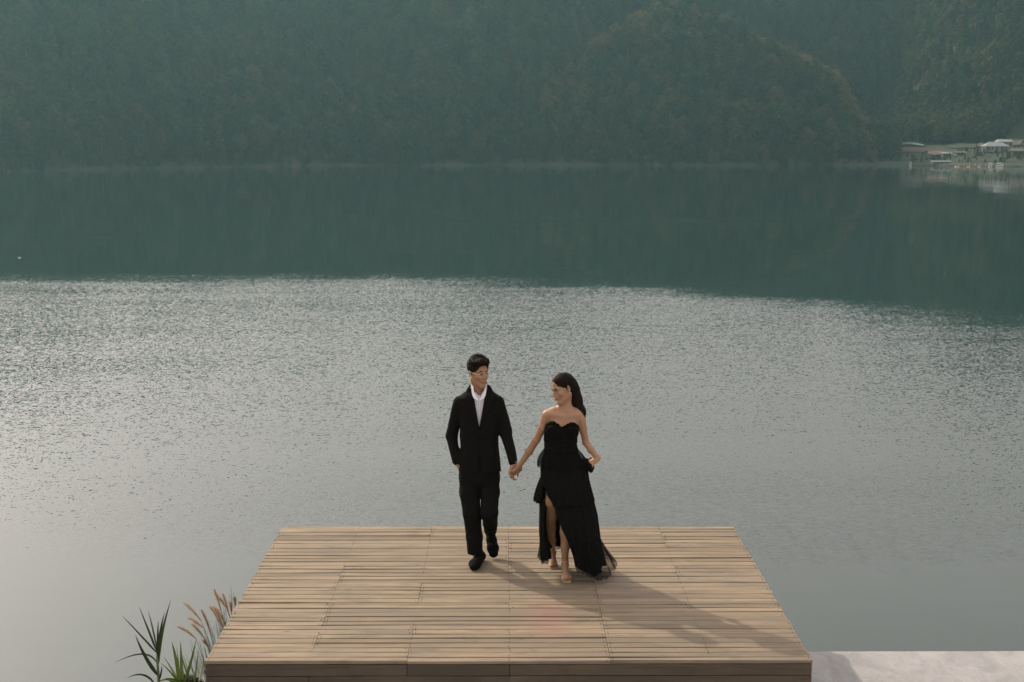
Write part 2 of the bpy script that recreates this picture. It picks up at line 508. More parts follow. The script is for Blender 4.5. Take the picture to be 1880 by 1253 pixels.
def ground_mat():
    m = mat('hill_soil', (0.05, 0.06, 0.035), 0.95)
    nt = m.node_tree; b = nt.nodes['Principled BSDF']
    geo = N(nt, 'ShaderNodeNewGeometry')
    n = noise_tex(nt, geo.outputs['Position'], 0.045, 6, 0.65)
    n2 = noise_tex(nt, geo.outputs['Position'], 0.5, 5, 0.65)
    c = ramp(nt, n.outputs[0], [(0.35, (0.025, 0.04, 0.02)), (0.5, (0.035, 0.045, 0.022)), (0.62, (0.055, 0.05, 0.03))]).outputs[0]
    c = mixc(nt, 0.5, c, n2.outputs['Color'], 'OVERLAY')
    nt.links.new(c, b.inputs['Base Color'])
    return m
M['soil'] = ground_mat()
tag(np_mesh('hills', V, F4, M['soil'], smooth=True), kind='structure')

# near bank, under and around the terrace
bx = np.linspace(-60, 60, 61); by = np.linspace(-8, 30, 60)
X2, Y2 = np.meshgrid(bx, by, indexing='ij')
Z2 = np.where(Y2 < 12.3, -1.75, -1.75 - (Y2-12.3)*1.05)
Z2 = Z2 + 0.10*fbm2(X2, Y2, 3.0, 2, 3) - np.where((X2 < -2.7) & (Y2 < 12.3), 0.15, 0.0)
Z2 = np.maximum(Z2, -12.0)
Vb = np.stack([X2, Y2, Z2], -1).reshape(-1, 3)
ii, jj = np.meshgrid(np.arange(60), np.arange(59), indexing='ij')
Fb = np.stack([ii*60+jj, (ii+1)*60+jj, (ii+1)*60+jj+1, ii*60+jj+1], -1).reshape(-1, 4)
tag(np_mesh('ground', Vb, Fb, M['soil']), kind='structure')

# ------------------------------------------------------------------ trees
def leaf_mat():
    m = bpy.data.materials.new('tree_foliage'); m.use_nodes = True
    nt = m.node_tree; b = nt.nodes['Principled BSDF']
    oi = N(nt, 'ShaderNodeObjectInfo'); geo = N(nt, 'ShaderNodeNewGeometry')
    c = ramp(nt, oi.outputs['Random'], [(0.0, (0.030, 0.052, 0.022)), (0.35, (0.045, 0.075, 0.028)), (0.65, (0.065, 0.092, 0.034)), (0.85, (0.09, 0.095, 0.035)), (1.0, (0.095, 0.08, 0.036))]).outputs[0]
    n = noise_tex(nt, geo.outputs['Position'], 0.016, 4, 0.6)
    f = ramp(nt, n.outputs[0], [(0.50, 0.0), (0.66, 1.0)]).outputs[0]
    c = mixc(nt, math_n(nt, 'MULTIPLY', f, 0.45), c, (0.10, 0.078, 0.038))
    nt.links.new(c, b.inputs['Base Color'])
    b.inputs['Roughness'].default_value = 0.7
    b.inputs['Specular IOR Level'].default_value = 0.2
    tr = N(nt, 'ShaderNodeBsdfTranslucent'); nt.links.new(c, tr.inputs['Color'])
    mx = N(nt, 'ShaderNodeMixShader'); mx.inputs[0].default_value = 0.3
    out = nt.nodes['Material Output']
    nt.links.new(b.outputs[0], mx.inputs[1]); nt.links.new(tr.outputs[0], mx.inputs[2]); nt.links.new(mx.outputs[0], out.inputs['Surface'])
    return m
M['leaf'] = leaf_mat()
M['bark'] = mat('pale_bark', (0.15, 0.13, 0.10), 0.9)
M['leaf_warm'] = mat('dry_and_sunlit_foliage', (0.115, 0.098, 0.042), 0.7)  # scattered dry crowns; on the spur crest the warm colour stands in for sunlight
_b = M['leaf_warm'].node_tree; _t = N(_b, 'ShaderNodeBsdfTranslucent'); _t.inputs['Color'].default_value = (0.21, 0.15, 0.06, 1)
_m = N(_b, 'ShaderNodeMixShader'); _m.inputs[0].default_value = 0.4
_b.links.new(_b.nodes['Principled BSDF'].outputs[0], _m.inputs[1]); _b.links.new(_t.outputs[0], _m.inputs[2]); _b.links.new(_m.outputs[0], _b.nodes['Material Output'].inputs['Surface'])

def tree_mesh(name, H, W, kind, seed, lm='leaf'):
    r = np.random.default_rng(seed)
    mb = MB()
    lean = r.uniform(-0.6, 0.6, 2)
    mb.tube([(0, 0, -1), (lean[0]*0.3, lean[1]*0.3, H*0.4), (lean[0], lean[1], H*0.85)], [0.32, 0.22, 0.07], 5, 1)
    lobes = []
    z0, z1, pw = {'broad': (0.10, 0.92, 0.55), 'tall': (0.22, 0.97, 0.75), 'cone': (0.08, 0.98, 1.0)}[kind]
    nl = {'broad': 13, 'tall': 11, 'cone': 12}[kind]
    for i in range(nl):
        f = (i + 0.5)/nl
        z = H*(z0 + (z1 - z0)*f)
        prof_ = (1 - f)**pw if kind == 'cone' else math.sqrt(max(0.03, 1 - (2*f**1.2 - 0.75)**2*0.95))
        a = i*2.4 + r.uniform(-0.5, 0.5); rr = W*0.5*prof_*r.uniform(0.35, 0.8)
        lobes.append(((rr*math.cos(a)+lean[0]*f, rr*math.sin(a)+lean[1]*f, z), W*(0.15 + 0.13*prof_*r.uniform(0.7, 1.2)), 0.85))
    for (c, s, fl) in lobes:
        mb.tube([(lean[0]*0.4, lean[1]*0.4, c[2]*0.72), (c[0]*0.9, c[1]*0.9, c[2]-s*0.2)], [0.10, 0.04], 3, 1)
        n = int(30 + 18*s)
        for _ in range(n):
            d = r.normal(size=3); d /= np.linalg.norm(d)
            rad = s*(0.55 + 0.5*r.uniform(0, 1)**0.6)
            p = np.array(c) + d*rad*np.array([1, 1, fl])
            t1 = r.normal(size=3)*0.6 + np.array([0, 0, 0.0]); t1 -= d*np.dot(t1, d)*0.7; t1 /= np.linalg.norm(t1)
            t2 = np.cross(d, t1) + r.normal(size=3)*0.25; t2 /= np.linalg.norm(t2)
            q = r.uniform(0.35, 0.8)
            mb.add([p - t1*q, p + t2*q*0.7 - d*0.1, p + t1*q, p - t2*q*0.7 + d*0.15], [(0,1,2),(0,2,3)], 0)
    me = bpy.data.meshes.new(name)
    me.from_pydata(mb.v, [], mb.f)
    me.materials.append(M[lm]); me.materials.append(M['bark'])
    me.polygons.foreach_set('material_index', mb.m)
    me.update()
    return me

kinds = [('broad', 16, 12), ('broad', 14, 10), ('tall', 20, 9.5), ('tall', 17, 8), ('cone', 18, 8.5), ('broad', 18, 14)]
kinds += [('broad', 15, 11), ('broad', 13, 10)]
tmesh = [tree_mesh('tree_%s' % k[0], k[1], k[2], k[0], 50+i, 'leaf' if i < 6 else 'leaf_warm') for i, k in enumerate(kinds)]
tcoll = bpy.data.collections.new('tree_kinds')
for i, me in enumerate(tmesh):
    tcoll.objects.link(bpy.data.objects.new('tree_kind', me))

sp = 6.4
px, py = np.meshgrid(np.arange(-1120, 1120, sp), np.arange(690, 1340, sp), indexing='ij')
px = (px + rng.uniform(-0.5, 0.5, px.shape)*sp*0.95).ravel(); py = (py + rng.uniform(-0.5, 0.5, py.shape)*sp*0.95).ravel()
uu = azu(px, py); tt = py - hd(np.interp(uu, SH_U, SH_V))
qx, qy = np.meshgrid(np.arange(-620, 620, 2.9), np.arange(700, 960, 2.9), indexing='ij')
qx = (qx + rng.uniform(-1.6, 1.6, qx.shape)).ravel(); qy = (qy + rng.uniform(-1.6, 1.6, qy.shape)).ravel()
qt = qy - hd(np.interp(azu(qx, qy), SH_U, SH_V))
scrub = (azu(qx, qy) > 1600) & (qt > 11) & (qt < 105) & (rng.uniform(size=qx.shape) < 0.75*np.clip(0.5+fbm2(qx, qy, 22, 1, 3), 0.05, 1))
qk = ((qt > -1.0) & (qt < 26) & (azu(qx, qy) < 1640)) | scrub
bush_from = len(px)
px = np.concatenate([px, qx[qk]]); py = np.concatenate([py, qy[qk]])
uu = azu(px, py); tt = py - hd(np.interp(uu, SH_U, SH_V))
is_bush = np.arange(len(px)) >= bush_from
is_scrub = np.concatenate([np.zeros(bush_from, bool), scrub[qk]])
pz = height(px, py)
keep = (np.abs(px) < 0.83*py) & ((tt > 0.5) | is_bush)
# open village land on the right shore
open_land = (uu > 1600) & (tt < 100 + 10*np.sin(uu/23.0)) & ~((uu < 1640) & (tt > 30))
earth = (uu > 1786) & (tt < np.interp(uu, [1786, 1830, 1890, 2100], [100, 126, 140, 140]))
keep &= ~((open_land | earth) & ~is_scrub)
# scattered gaps
gap = np.zeros(len(px), bool)
keep &= ~gap
px, py, pz, uu, tt, is_bush = px[keep], py[keep], pz[keep], uu[keep], tt[keep], is_bush[keep]
is_scrub = is_scrub[keep]
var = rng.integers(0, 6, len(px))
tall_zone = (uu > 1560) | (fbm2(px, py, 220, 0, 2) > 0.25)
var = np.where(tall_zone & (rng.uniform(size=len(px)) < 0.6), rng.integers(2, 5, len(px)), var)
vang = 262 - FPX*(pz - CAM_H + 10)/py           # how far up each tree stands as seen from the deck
rim = (uu > 1000) & (uu < 1600) & (py < 1080) & (np.abs(vang - np.interp(uu, SPU, SPV) ) < np.where(uu < 1200, 26, 14)) & (rng.uniform(size=len(px)) < 0.75)  # crest crowns whose sunlit rim is put into the leaf colour
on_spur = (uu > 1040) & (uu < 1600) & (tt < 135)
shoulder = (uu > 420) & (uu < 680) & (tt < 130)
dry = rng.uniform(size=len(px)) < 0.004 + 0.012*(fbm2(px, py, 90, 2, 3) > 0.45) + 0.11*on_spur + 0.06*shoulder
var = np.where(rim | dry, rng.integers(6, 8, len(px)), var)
scl = rng.uniform(0.62, 1.25, len(px))*np.where(tt < 5, 0.6, 1.0)
scl = np.where(is_bush, rng.uniform(0.25, 0.55, len(px)), scl)
scl = np.where(is_scrub, rng.uniform(0.05, 0.20, len(px)), scl); rot = rng.uniform(0, 6.28, len(px))
vis = np.where((np.abs(uu-940) < 980) & ~is_bush)[0]
order = vis[np.argsort(tt[vis])]
near_ids = set(order[:280].tolist())
names = {'broad': 'broadleaf_tree', 'tall': 'eucalyptus_tree', 'cone': 'pine_tree'}
labels = {'broad': 'rounded broadleaf tree in the hazy shoreline row of the far forest',
          'tall': 'tall slender pale trunked tree in the hazy shoreline row of the far forest',
          'cone': 'dark pointed conifer in the hazy shoreline row of the far forest'}
for i in near_ids:
    k = kinds[var[i]][0]
    o = bpy.data.objects.new(names[k], tmesh[var[i]])
    o.location = (px[i], py[i], pz[i] - 0.3); o.rotation_euler = (0, 0, rot[i]); o.scale = (scl[i],)*3
    link(o)
    tag(o, labels[k], 'tree', 'trees along the far shoreline')
rest = np.array([i for i in range(len(px)) if i not in near_ids])
fm = bpy.data.meshes.new('forest')
fm.vertices.add(len(rest))
fm.vertices.foreach_set('co', np.stack([px[rest], py[rest], pz[rest]-0.3], -1).astype(np.float32).ravel())
for nm, arr, ty in (('kind_id', var[rest], 'INT'), ('size', scl[rest], 'FLOAT'), ('turn', rot[rest], 'FLOAT')):
    at_ = fm.attributes.new(nm, ty, 'POINT')
    at_.data.foreach_set('value', arr.astype(np.int32 if ty == 'INT' else np.float32))
fo = link(bpy.data.objects.new('forest', fm))
tag(fo, 'dense hazy green forest covering the hills across the lake', 'forest', kind='stuff')
ng = bpy.data.node_groups.new('scatter_trees', 'GeometryNodeTree')
ng.interface.new_socket('Geometry', in_out='INPUT', socket_type='NodeSocketGeometry')
ng.interface.new_socket('Geometry', in_out='OUTPUT', socket_type='NodeSocketGeometry')
gi = ng.nodes.new('NodeGroupInput'); go = ng.nodes.new('NodeGroupOutput')
iop = ng.nodes.new('GeometryNodeInstanceOnPoints')
ci = ng.nodes.new('GeometryNodeCollectionInfo'); ci.inputs['Collection'].default_value = tcoll
ci.inputs['Separate Children'].default_value = True; ci.inputs['Reset Children'].default_value = True
def attr(nm, ty):
    a = ng.nodes.new('GeometryNodeInputNamedAttribute'); a.data_type = ty; a.inputs['Name'].default_value = nm
    return [o_ for o_ in a.outputs if o_.enabled and o_.name == 'Attribute'][0]
cx_ = ng.nodes.new('ShaderNodeCombineXYZ')
ng.links.new(attr('turn', 'FLOAT'), cx_.inputs[2])
ng.links.new(gi.outputs[0], iop.inputs['Points'])
ng.links.new(ci.outputs[0], iop.inputs['Instance'])
iop.inputs['Pick Instance'].default_value = True
ng.links.new(attr('kind_id', 'INT'), iop.inputs['Instance Index'])
ng.links.new(cx_.outputs[0], iop.inputs['Rotation'])
ng.links.new(attr('size', 'FLOAT'), iop.inputs['Scale'])
ng.links.new(iop.outputs[0], go.inputs[0])
fo.modifiers.new('scatter', 'NODES').node_group = ng

# ------------------------------------------------------------------ haze
hz = MB(); hz.box((-1200, -120, -13.1), (1200, 1700, 262))
hm = bpy.data.materials.new('haze_air'); hm.use_nodes = True
hn = hm.node_tree; hn.nodes.clear()
pv = hn.nodes.new('ShaderNodeVolumePrincipled'); ho = hn.nodes.new('ShaderNodeOutputMaterial')
HAZE = 0.00036
pv.inputs['Density'].default_value = HAZE
pv.inputs['Color'].default_value = (0.162, 0.297, 0.330, 1)
pv.inputs['Anisotropy'].default_value = 0.58
hn.links.new(pv.outputs[0], ho.inputs['Volume'])
haze = hz.build('haze', hm)
tag(haze, 'thin blue green haze over the lake and the forested hills', 'haze', kind='stuff')

# ------------------------------------------------------------------ far shore on the right: village, fields, boats
def gz(x, y): return float(height(np.array([float(x)]), np.array([float(y)]))[0])
def on_shore(u, t):
    """place seen in photo column u, t metres behind the waterline"""
    Ys = float(hd(np.interp(u, SH_U, SH_V))); Yv = Ys + t
    x = (u - 927)/FPX*Yv
    return x, Yv, gz(x, Yv)
M['plaster'] = mat('white_plaster', (0.27, 0.28, 0.275), 0.8)
M['plaster_grey'] = mat('grey_plaster', (0.22, 0.24, 0.24), 0.8)
M['roof_grey'] = mat('pale_metal_roof', (0.26, 0.285, 0.29), 0.6)
M['roof_red'] = mat('rusty_red_roof', (0.20, 0.11, 0.09), 0.7)
M['roof_dark'] = mat('weathered_roof', (0.13, 0.12, 0.11), 0.8)
M['glass'] = mat('dark_window', (0.02, 0.025, 0.03), 0.2)
M['wood_dark'] = mat('old_posts', (0.12, 0.08, 0.06), 0.9)
M['boat_white'] = mat('white_fibreglass', (0.60, 0.60, 0.58), 0.4)
M['boat_trim'] = mat('blue_trim', (0.08, 0.12, 0.2), 0.5)
M['orange'] = mat('orange_float', (0.34, 0.19, 0.10), 0.6)
M['field'] = mat('pale_crop_field', (0.035, 0.052, 0.03), 0.95)
M['sheet'] = mat('grey_mulch_sheet', (0.17, 0.21, 0.21), 0.7)
M['earth'] = mat('bare_red_brown_earth', (0.10, 0.062, 0.05), 0.95)
M['path'] = mat('pale_terrace_edge', (0.10, 0.095, 0.08), 0.9)

def house(name, u, t, W, D, H, roof, wall, rh, label, wins=3, hip=0.0, veranda=False):
    x, y_, z = on_shore(u, t); z -= 0.3
    o = empty(name, (x, y_, z)); tag(o, label, 'house', None)
    org = (x, y_, z)
    b = MB(); b.box((x-W/2, y_-D/2, z), (x+W/2, y_+D/2, z+H)); b.build('wall', M[wall], o, origin=org)
    r_ = MB(); e = 0.6
    X0, X1, Y0_, Y1_ = x-W/2-e, x+W/2+e, y_-D/2-e, y_+D/2+e; zb, zt = z+H+0.03, z+H+rh
    h_ = hip*W
    r_.add([(X0,Y0_,zb),(X1,Y0_,zb),(X1,Y1_,zb),(X0,Y1_,zb),(X0+h_,y_,zt),(X1-h_,y_,zt),
            (X0,Y0_,zb-0.15),(X1,Y0_,zb-0.15),(X1,Y1_,zb-0.15),(X0,Y1_,zb-0.15)],
           [(0,1,5,4),(2,3,4,5),(1,2,5),(3,0,4),(6,7,1,0),(7,8,2,1),(8,9,3,2),(9,6,0,3),(9,8,7,6)])
    r_.build('roof', M[roof], o, origin=org)
    for i in range(wins):
        wx = x - W/2 + W*(i+0.5)/wins
        w = MB(); w.box((wx-0.55, y_-D/2-0.06, z+H*0.38), (wx+0.55, y_-D/2+0.02, z+H*0.80)); w.build('window', M['glass'], o, origin=org)
    d = MB(); d.box((x-W/2+W*0.5/wins+0.9, y_-D/2-0.05, z+0.3), (x-W/2+W*0.5/wins+1.8, y_-D/2+0.02, z+H*0.8)); d.build('door', M['wood_dark'], o, origin=org)
    if veranda:
        for i in range(5):
            p = MB(); px_ = x-W/2+W*i/4; p.box((px_-0.1, y_-D/2-2.1, z-0.4), (px_+0.1, y_-D/2-1.9, z+H*0.8)); p.build('post', M['wood_dark'], o, origin=org)
        p = MB(); p.add([(x-W/2-0.4, y_-D/2-2.5, z+H*0.78), (x+W/2+0.4, y_-D/2-2.5, z+H*0.78), (x+W/2+0.4, y_-D/2-0.62, z+H*0.95), (x-W/2-0.4, y_-D/2-0.62, z+H*0.95),
                      (x-W/2-0.4, y_-D/2-2.5, z+H*0.78-0.1), (x+W/2+0.4, y_-D/2-2.5, z+H*0.78-0.1), (x+W/2+0.4, y_-D/2-0.62, z+H*0.95-0.1), (x-W/2-0.4, y_-D/2-0.62, z+H*0.95-0.1)],
                     [(0,1,2,3),(7,6,5,4),(0,4,5,1),(1,5,6,2),(2,6,7,3),(3,7,4,0)]); p.build('awning', M[roof], o, origin=org)
    return o
house('house', 1820, 66, 15, 9, 3.6, 'roof_grey', 'plaster', 2.6, 'white lakeside house with pale hipped metal roof above the boats', 5, 0.25)
house('house', 1836, 78, 9, 8, 5.0, 'roof_grey', 'plaster_grey', 1.6, 'grey walled house with pale roof behind and right of the white lakeside house', 3, 0.1)
house('hut', 1803, 74, 5, 5, 2.6, 'roof_grey', 'plaster', 1.1, 'small white hut at the left end of the white lakeside house', 2)
house('house', 1712, 36, 9, 7, 2.6, 'roof_red', 'plaster_grey', 1.9, 'low house with rusty pinkish red roof near the water left of the jetty', 3, 0.15, True)
house('shed', 1730, 38, 5.5, 6, 2.4, 'roof_grey', 'plaster_grey', 1.1, 'shed with pale grey roof against the right side of the red roofed house', 2)
house('shed', 1757, 46, 6, 4, 2.0, 'roof_dark', 'plaster_grey', 0.9, 'small dark roofed shed between the red roofed house and the white lakeside house', 2)
house('house', 1868, 52, 12, 7, 2.4, 'roof_dark', 'earth', 1.8, 'dim brownish house at the far right edge beyond the white lakeside house', 4)
house('shelter', 1722, 6, 11, 4, 1.5, 'sheet', 'plaster_grey', 0.8, 'long low grey roofed shelter at the waterline below the red roofed house', 3)

def patch(name, pts, m, lift=0.25):
    """a strip of worked ground: outline points (photo column, metres inland) draped on the slope"""
    us = [p[0] for p in pts]; P3 = []
    top = [p for p in pts]
    n = 18
    u0, u1 = min(us), max(us)
    V_, F_ = [], []
    lo = sorted([(p[0], p[1]) for p in pts]); hi = sorted([(p[0], p[2]) for p in pts])
    for i in range(n+1):
        u = u0 + (u1-u0)*i/n
        a = np.interp(u, [q[0] for q in lo], [q[1] for q in lo]); b_ = np.interp(u, [q[0] for q in hi], [q[1] for q in hi])
        for j in range(5):
            x, y_, z = on_shore(u, a + (b_-a)*j/4)
            V_.append((x, y_, z + lift))
    for i in range(n):
        for j in range(4): F_.append((i*5+j, (i+1)*5+j, (i+1)*5+j+1, i*5+j+1))
    o = mesh_obj(name, V_, F_, m, None, True); tag(o, kind='structure'); return o
# (column, near edge, far edge)
patch('grey_field', [(1592, 116, 124), (1640, 98, 124), (1690, 84, 90)], M['sheet'], 1.4)
patch('green_field', [(1733, 78, 96), (1752, 78, 104), (1790, 80, 98)], M['field'], 0.7)
patch('earth_slope', [(1786, 84, 94), (1830, 90, 118), (1890, 92, 128)], M['earth'], 0.9)
patch('earth_bank', [(1610, 70, 80), (1650, 56, 84), (1700, 56, 70)], M['earth'], 0.7)
patch('green_bank', [(1745, 18, 30), (1800, 16, 30), (1880, 20, 34)], M['field'], 0.3)
for k_, tq in enumerate((16, 27, 38, 49)):
    patch('terrace_path', [(1652 - 0*k_, tq, tq+2.2), (1700, tq-4, tq-2.6)], M['path'], 0.6)
patch('shore_strip', [(1655, 0.3, 3), (1890, 0.3, 3)], M['path'], 0.25)
# stones along the upper edge of the bare slope
stone = MB(); st_r = np.random.default_rng(5)
for i in range(90):
    u = 1790 + 90*st_r.uniform(); t = 94 + 32*st_r.uniform()*min(1, (u-1780)/50)
    x, y_, z = on_shore(u, t); q = 0.3 + 0.5*st_r.uniform()
    stone.add([(x-q, y_, z+0.8), (x, y_-q, z+0.9), (x+q, y_, z+0.8), (x, y_+q, z+0.9), (x, y_, z+1.0+q), (x, y_, z+0.3)],
              [(0,1,4),(1,2,4),(2,3,4),(3,0,4),(1,0,5),(2,1,5),(3,2,5),(0,3,5)])
tag(stone.build('stones', M['plaster_grey']), 'pale stones scattered over the bare earth slope', 'stones', kind='stuff')

# swan-necked pedal boats and the jetty at the waterline
def pedal_boat(u, off, L, label, rz=0.2):
    Ys = float(hd(np.interp(u, SH_U, SH_V))) - off; x = (u-927)/FPX*Ys
    o = empty('pedal_boat', (x, Ys, WATER_Z), rz); tag(o, label, 'boat', 'white boats moored by the jetty')
    b = MB(); n = 10; secs = [(-0.5, 0.12, 0.55), (-0.35, 0.42, 0.75), (0, 0.5, 0.7), (0.3, 0.42, 0.75), (0.5, 0.06, 1.0)]
    vv = []
    for (f, w, h) in secs:
        for k in range(n):
            a = 2*math.pi*k/n; vv.append((f*L, w*1.8*math.cos(a), 0.25 + (h if math.sin(a) > 0 else 0.35)*0.75*math.sin(a)))
    ff = [(i*n+k, i*n+(k+1) % n, (i+1)*n+(k+1) % n, (i+1)*n+k) for i in range(4) for k in range(n)]
    b.add(vv, ff + [tuple(range(n)), tuple(4*n+k for k in reversed(range(n)))]); b.build('hull', M['boat_white'], o, True)
    c = MB()
    c.add([(-L*0.32, -0.8, 1.9), (L*0.28, -0.8, 2.0), (L*0.28, 0.8, 2.0), (-L*0.32, 0.8, 1.9), (-L*0.26, -0.5, 2.3), (L*0.2, -0.5, 2.35), (L*0.2, 0.5, 2.35), (-L*0.26, 0.5, 2.3)],
          [(3,2,1,0),(4,5,6,7),(0,1,5,4),(1,2,6,5),(2,3,7,6),(3,0,4,7)]); c.build('roof', M['boat_white'], o)
    for sx in (-0.28, 0.24):
        for sy in (-0.7, 0.7):
            p = MB(); p.tube([(L*sx, sy, 0.6), (L*sx, sy, 1.92)], 0.05, 5); p.build('post', M['boat_white'], o)
    s_ = MB(); s_.tube([(L*0.44, 0, 0.8), (L*0.52, 0, 1.5), (L*0.48, 0, 2.2), (L*0.55, 0, 2.35), (L*0.62, 0, 2.2)], [0.2, 0.13, 0.11, 0.14, 0.04], 6); s_.build('prow', M['boat_white'], o, True)
    return o
pedal_boat(1813, 3, 2.6, 'short white covered pedal boat moored just left of the longer one')
pedal_boat(1830, 3, 4.6, 'longer white covered boat moored at the right end of the jetty', -0.1)
pedal_boat(1667, 4, 1.6, 'tiny white boat alone on the shore left of the grey shelter', 0.5)
Yj = float(hd(306.4)) - 5; xj0, xj1 = (1749-927)/FPX*Yj, (1808-927)/FPX*Yj
je = empty('jetty', (xj0, Yj, WATER_Z)); tag(je, 'low orange and white floating jetty with short posts beside the white boats', 'jetty')
jo = (xj0, Yj, WATER_Z)
nseg = 9
for i in range(nseg):
    a = xj0 + (xj1-xj0)*i/nseg; b_ = MB(); b_.box((a+0.06, Yj-1.1, WATER_Z-0.1), (a+(xj1-xj0)/nseg-0.06, Yj+1.1, WATER_Z+0.55)); b_.build('float', M['orange'] if i % 3 else M['boat_white'], je, origin=jo)
jr = np.random.default_rng(9)
for i in range(12):
    a = xj0 + (xj1-xj0)*(i+0.5)/12; b_ = MB(); b_.tube([(a, Yj+0.9, WATER_Z+0.5), (a, Yj+0.9, WATER_Z+1.2+0.9*jr.uniform())], 0.12, 5); b_.build('post', M['boat_white'] if i % 2 else M['orange'], je, origin=jo)
# small float on the calm water, far left
fp = pt(36, 474, 1.0); k = (CAM_H - WATER_Z)/(CAM_H - fp.z); fx, fy = fp.x*k, k
fl = MB(); fl.tube([(fx-0.2, fy, WATER_Z+0.02), (fx-0.12, fy, WATER_Z+0.05), (fx+0.10, fy, WATER_Z+0.05), (fx+0.2, fy, WATER_Z+0.02)], [0.02, 0.06, 0.06, 0.02], 7)
tag(fl.build('float', M['boat_white'], None, True), 'small white float alone on the dark calm water at far left', 'float')

# ------------------------------------------------------------------ white concrete terrace under the deck
def concrete_mat():
    m = mat('white_painted_concrete', (0.66, 0.63, 0.62), 0.75)
    nt = m.node_tree; b = nt.nodes['Principled BSDF']
    geo = N(nt, 'ShaderNodeNewGeometry')
    n = noise_tex(nt, geo.outputs['Position'], 1.3, 6, 0.65)
    n2 = noise_tex(nt, geo.outputs['Position'], 30, 4, 0.6)
    c = ramp(nt, n.outputs[0], [(0.3, (0.235, 0.235, 0.235)), (0.5, (0.29, 0.29, 0.295)), (0.8, (0.31, 0.305, 0.31))]).outputs[0]
    sp_ = ramp(nt, n2.outputs[0], [(0.27, 0.45), (0.40, 1.0)]).outputs[0]
    n3 = noise_tex(nt, mapping(nt, geo.outputs['Position'], (5, 2.2, 3)).outputs[0], 1.0, 6, 0.7, 0.6)
    c = mixc(nt, 1.0, c, ramp(nt, n3.outputs[0], [(0.38, 0.80), (0.58, 1.03)]).outputs[0], 'MULTIPLY')
    c = mixc(nt, 1.0, c, sp_, 'MULTIPLY')
    nt.links.new(c, b.inputs['Base Color'])
    bump(nt, n2.outputs[0], b, 0.3, 0.004)
    return m
M['concrete'] = concrete_mat()
TZ = -0.90
def rounded_slab(x0, x1, y0, y1, z0, z1, bev=0.02):
    bm = bmesh.new()
    bmesh.ops.create_cube(bm, size=1.0)
    for v in bm.verts:
        v.co = Vector(((x0+x1)/2 + v.co.x*(x1-x0), (y0+y1)/2 + v.co.y*(y1-y0), (z0+z1)/2 + v.co.z*(z1-z0)))
    bmesh.ops.bevel(bm, geom=bm.edges[:], offset=bev, segments=2, affect='EDGES')
    return bm
tbm = rounded_slab(-2.56, 14.0, -4.0, 12.06, -1.95, TZ, 0.018)
tme = bpy.data.meshes.new('terrace'); tbm.to_mesh(tme); tme.materials.append(M['concrete'])
terrace = link(bpy.data.objects.new('terrace', tme))
tag(terrace, kind='structure')

# ------------------------------------------------------------------ wooden deck: every plank its own object
DX0, DX1 = -2.079, 2.132
DY0, DY1 = 9.43, 12.92
deck = empty('wooden_deck', (0.0, 11.3, TZ))
tag(deck, 'weathered brown plank deck platform overlooking the lake, on which the couple walks', 'deck')
DO = (0.0, 11.3, TZ)
def plank_mesh(L, W, T, r, ns=4, lift=0.0):
    """a board along X, chamfered top edges, slightly bowed, ragged along its length"""
    mb = MB(); ch = 0.004
    vv = []
    bow = r.uniform(-0.0025, 0.0025); twist = r.uniform(-0.003, 0.003)
    for i in range(ns+1):
        f = i/ns; x = L*(f-0.5)
        wv = W/2*(1 + 0.0) ; w0 = wv - abs(r.normal())*0.0012; w1 = wv - abs(r.normal())*0.0012
        zb = bow*(1-(2*f-1)**2) + (lift if i == ns else 0.0)
        a, b = -twist*(2*f-1), twist*(2*f-1)
        vv += [(x, -w0, -T), (x, -w0, -ch+zb+a), (x, -w0+ch, zb+a), (x, w1-ch, zb+b), (x, w1, -ch+zb+b), (x, w1, -T)]
    ff = []
    for i in range(ns):
        for j in range(6):
            ff.append((i*6+j, i*6+(j+1) % 6, (i+1)*6+(j+1) % 6, (i+1)*6+j))
    ff.append((5, 4, 3, 2, 1, 0)); ff.append(tuple(ns*6+j for j in range(6)))
    ff = [tuple(reversed(f)) for f in ff]
    me = bpy.data.meshes.new('plank'); me.from_pydata(vv, [], ff); me.materials.append(M['wood']); me.update()
    return me
rd = np.random.default_rng(21)
joists = [-1.36, -0.68, 0.03, 0.73, 1.43]
y = DY1; row = 0
rows = []
while y > DY0 + 0.04:
    w = float(rd.choice([0.055, 0.085, 0.095, 0.105, 0.118], p=[0.15, 0.2, 0.3, 0.25, 0.1]))
    if y - w < DY0 + 0.045: w = y - DY0
    rows.append((y - w, y)); y -= w
nrow = len(rows)
nails = MB()
band_len = 0; pattern = None
pats = [[-1.36, 0.03, 1.43], [-0.68, 0.73], [-1.36, 0.73], [-0.68, 0.03, 1.43], [0.03], [-0.68, 1.43], [-1.36, -0.68, 0.73], [0.03, 1.43]]
nplank = 0
seq = []
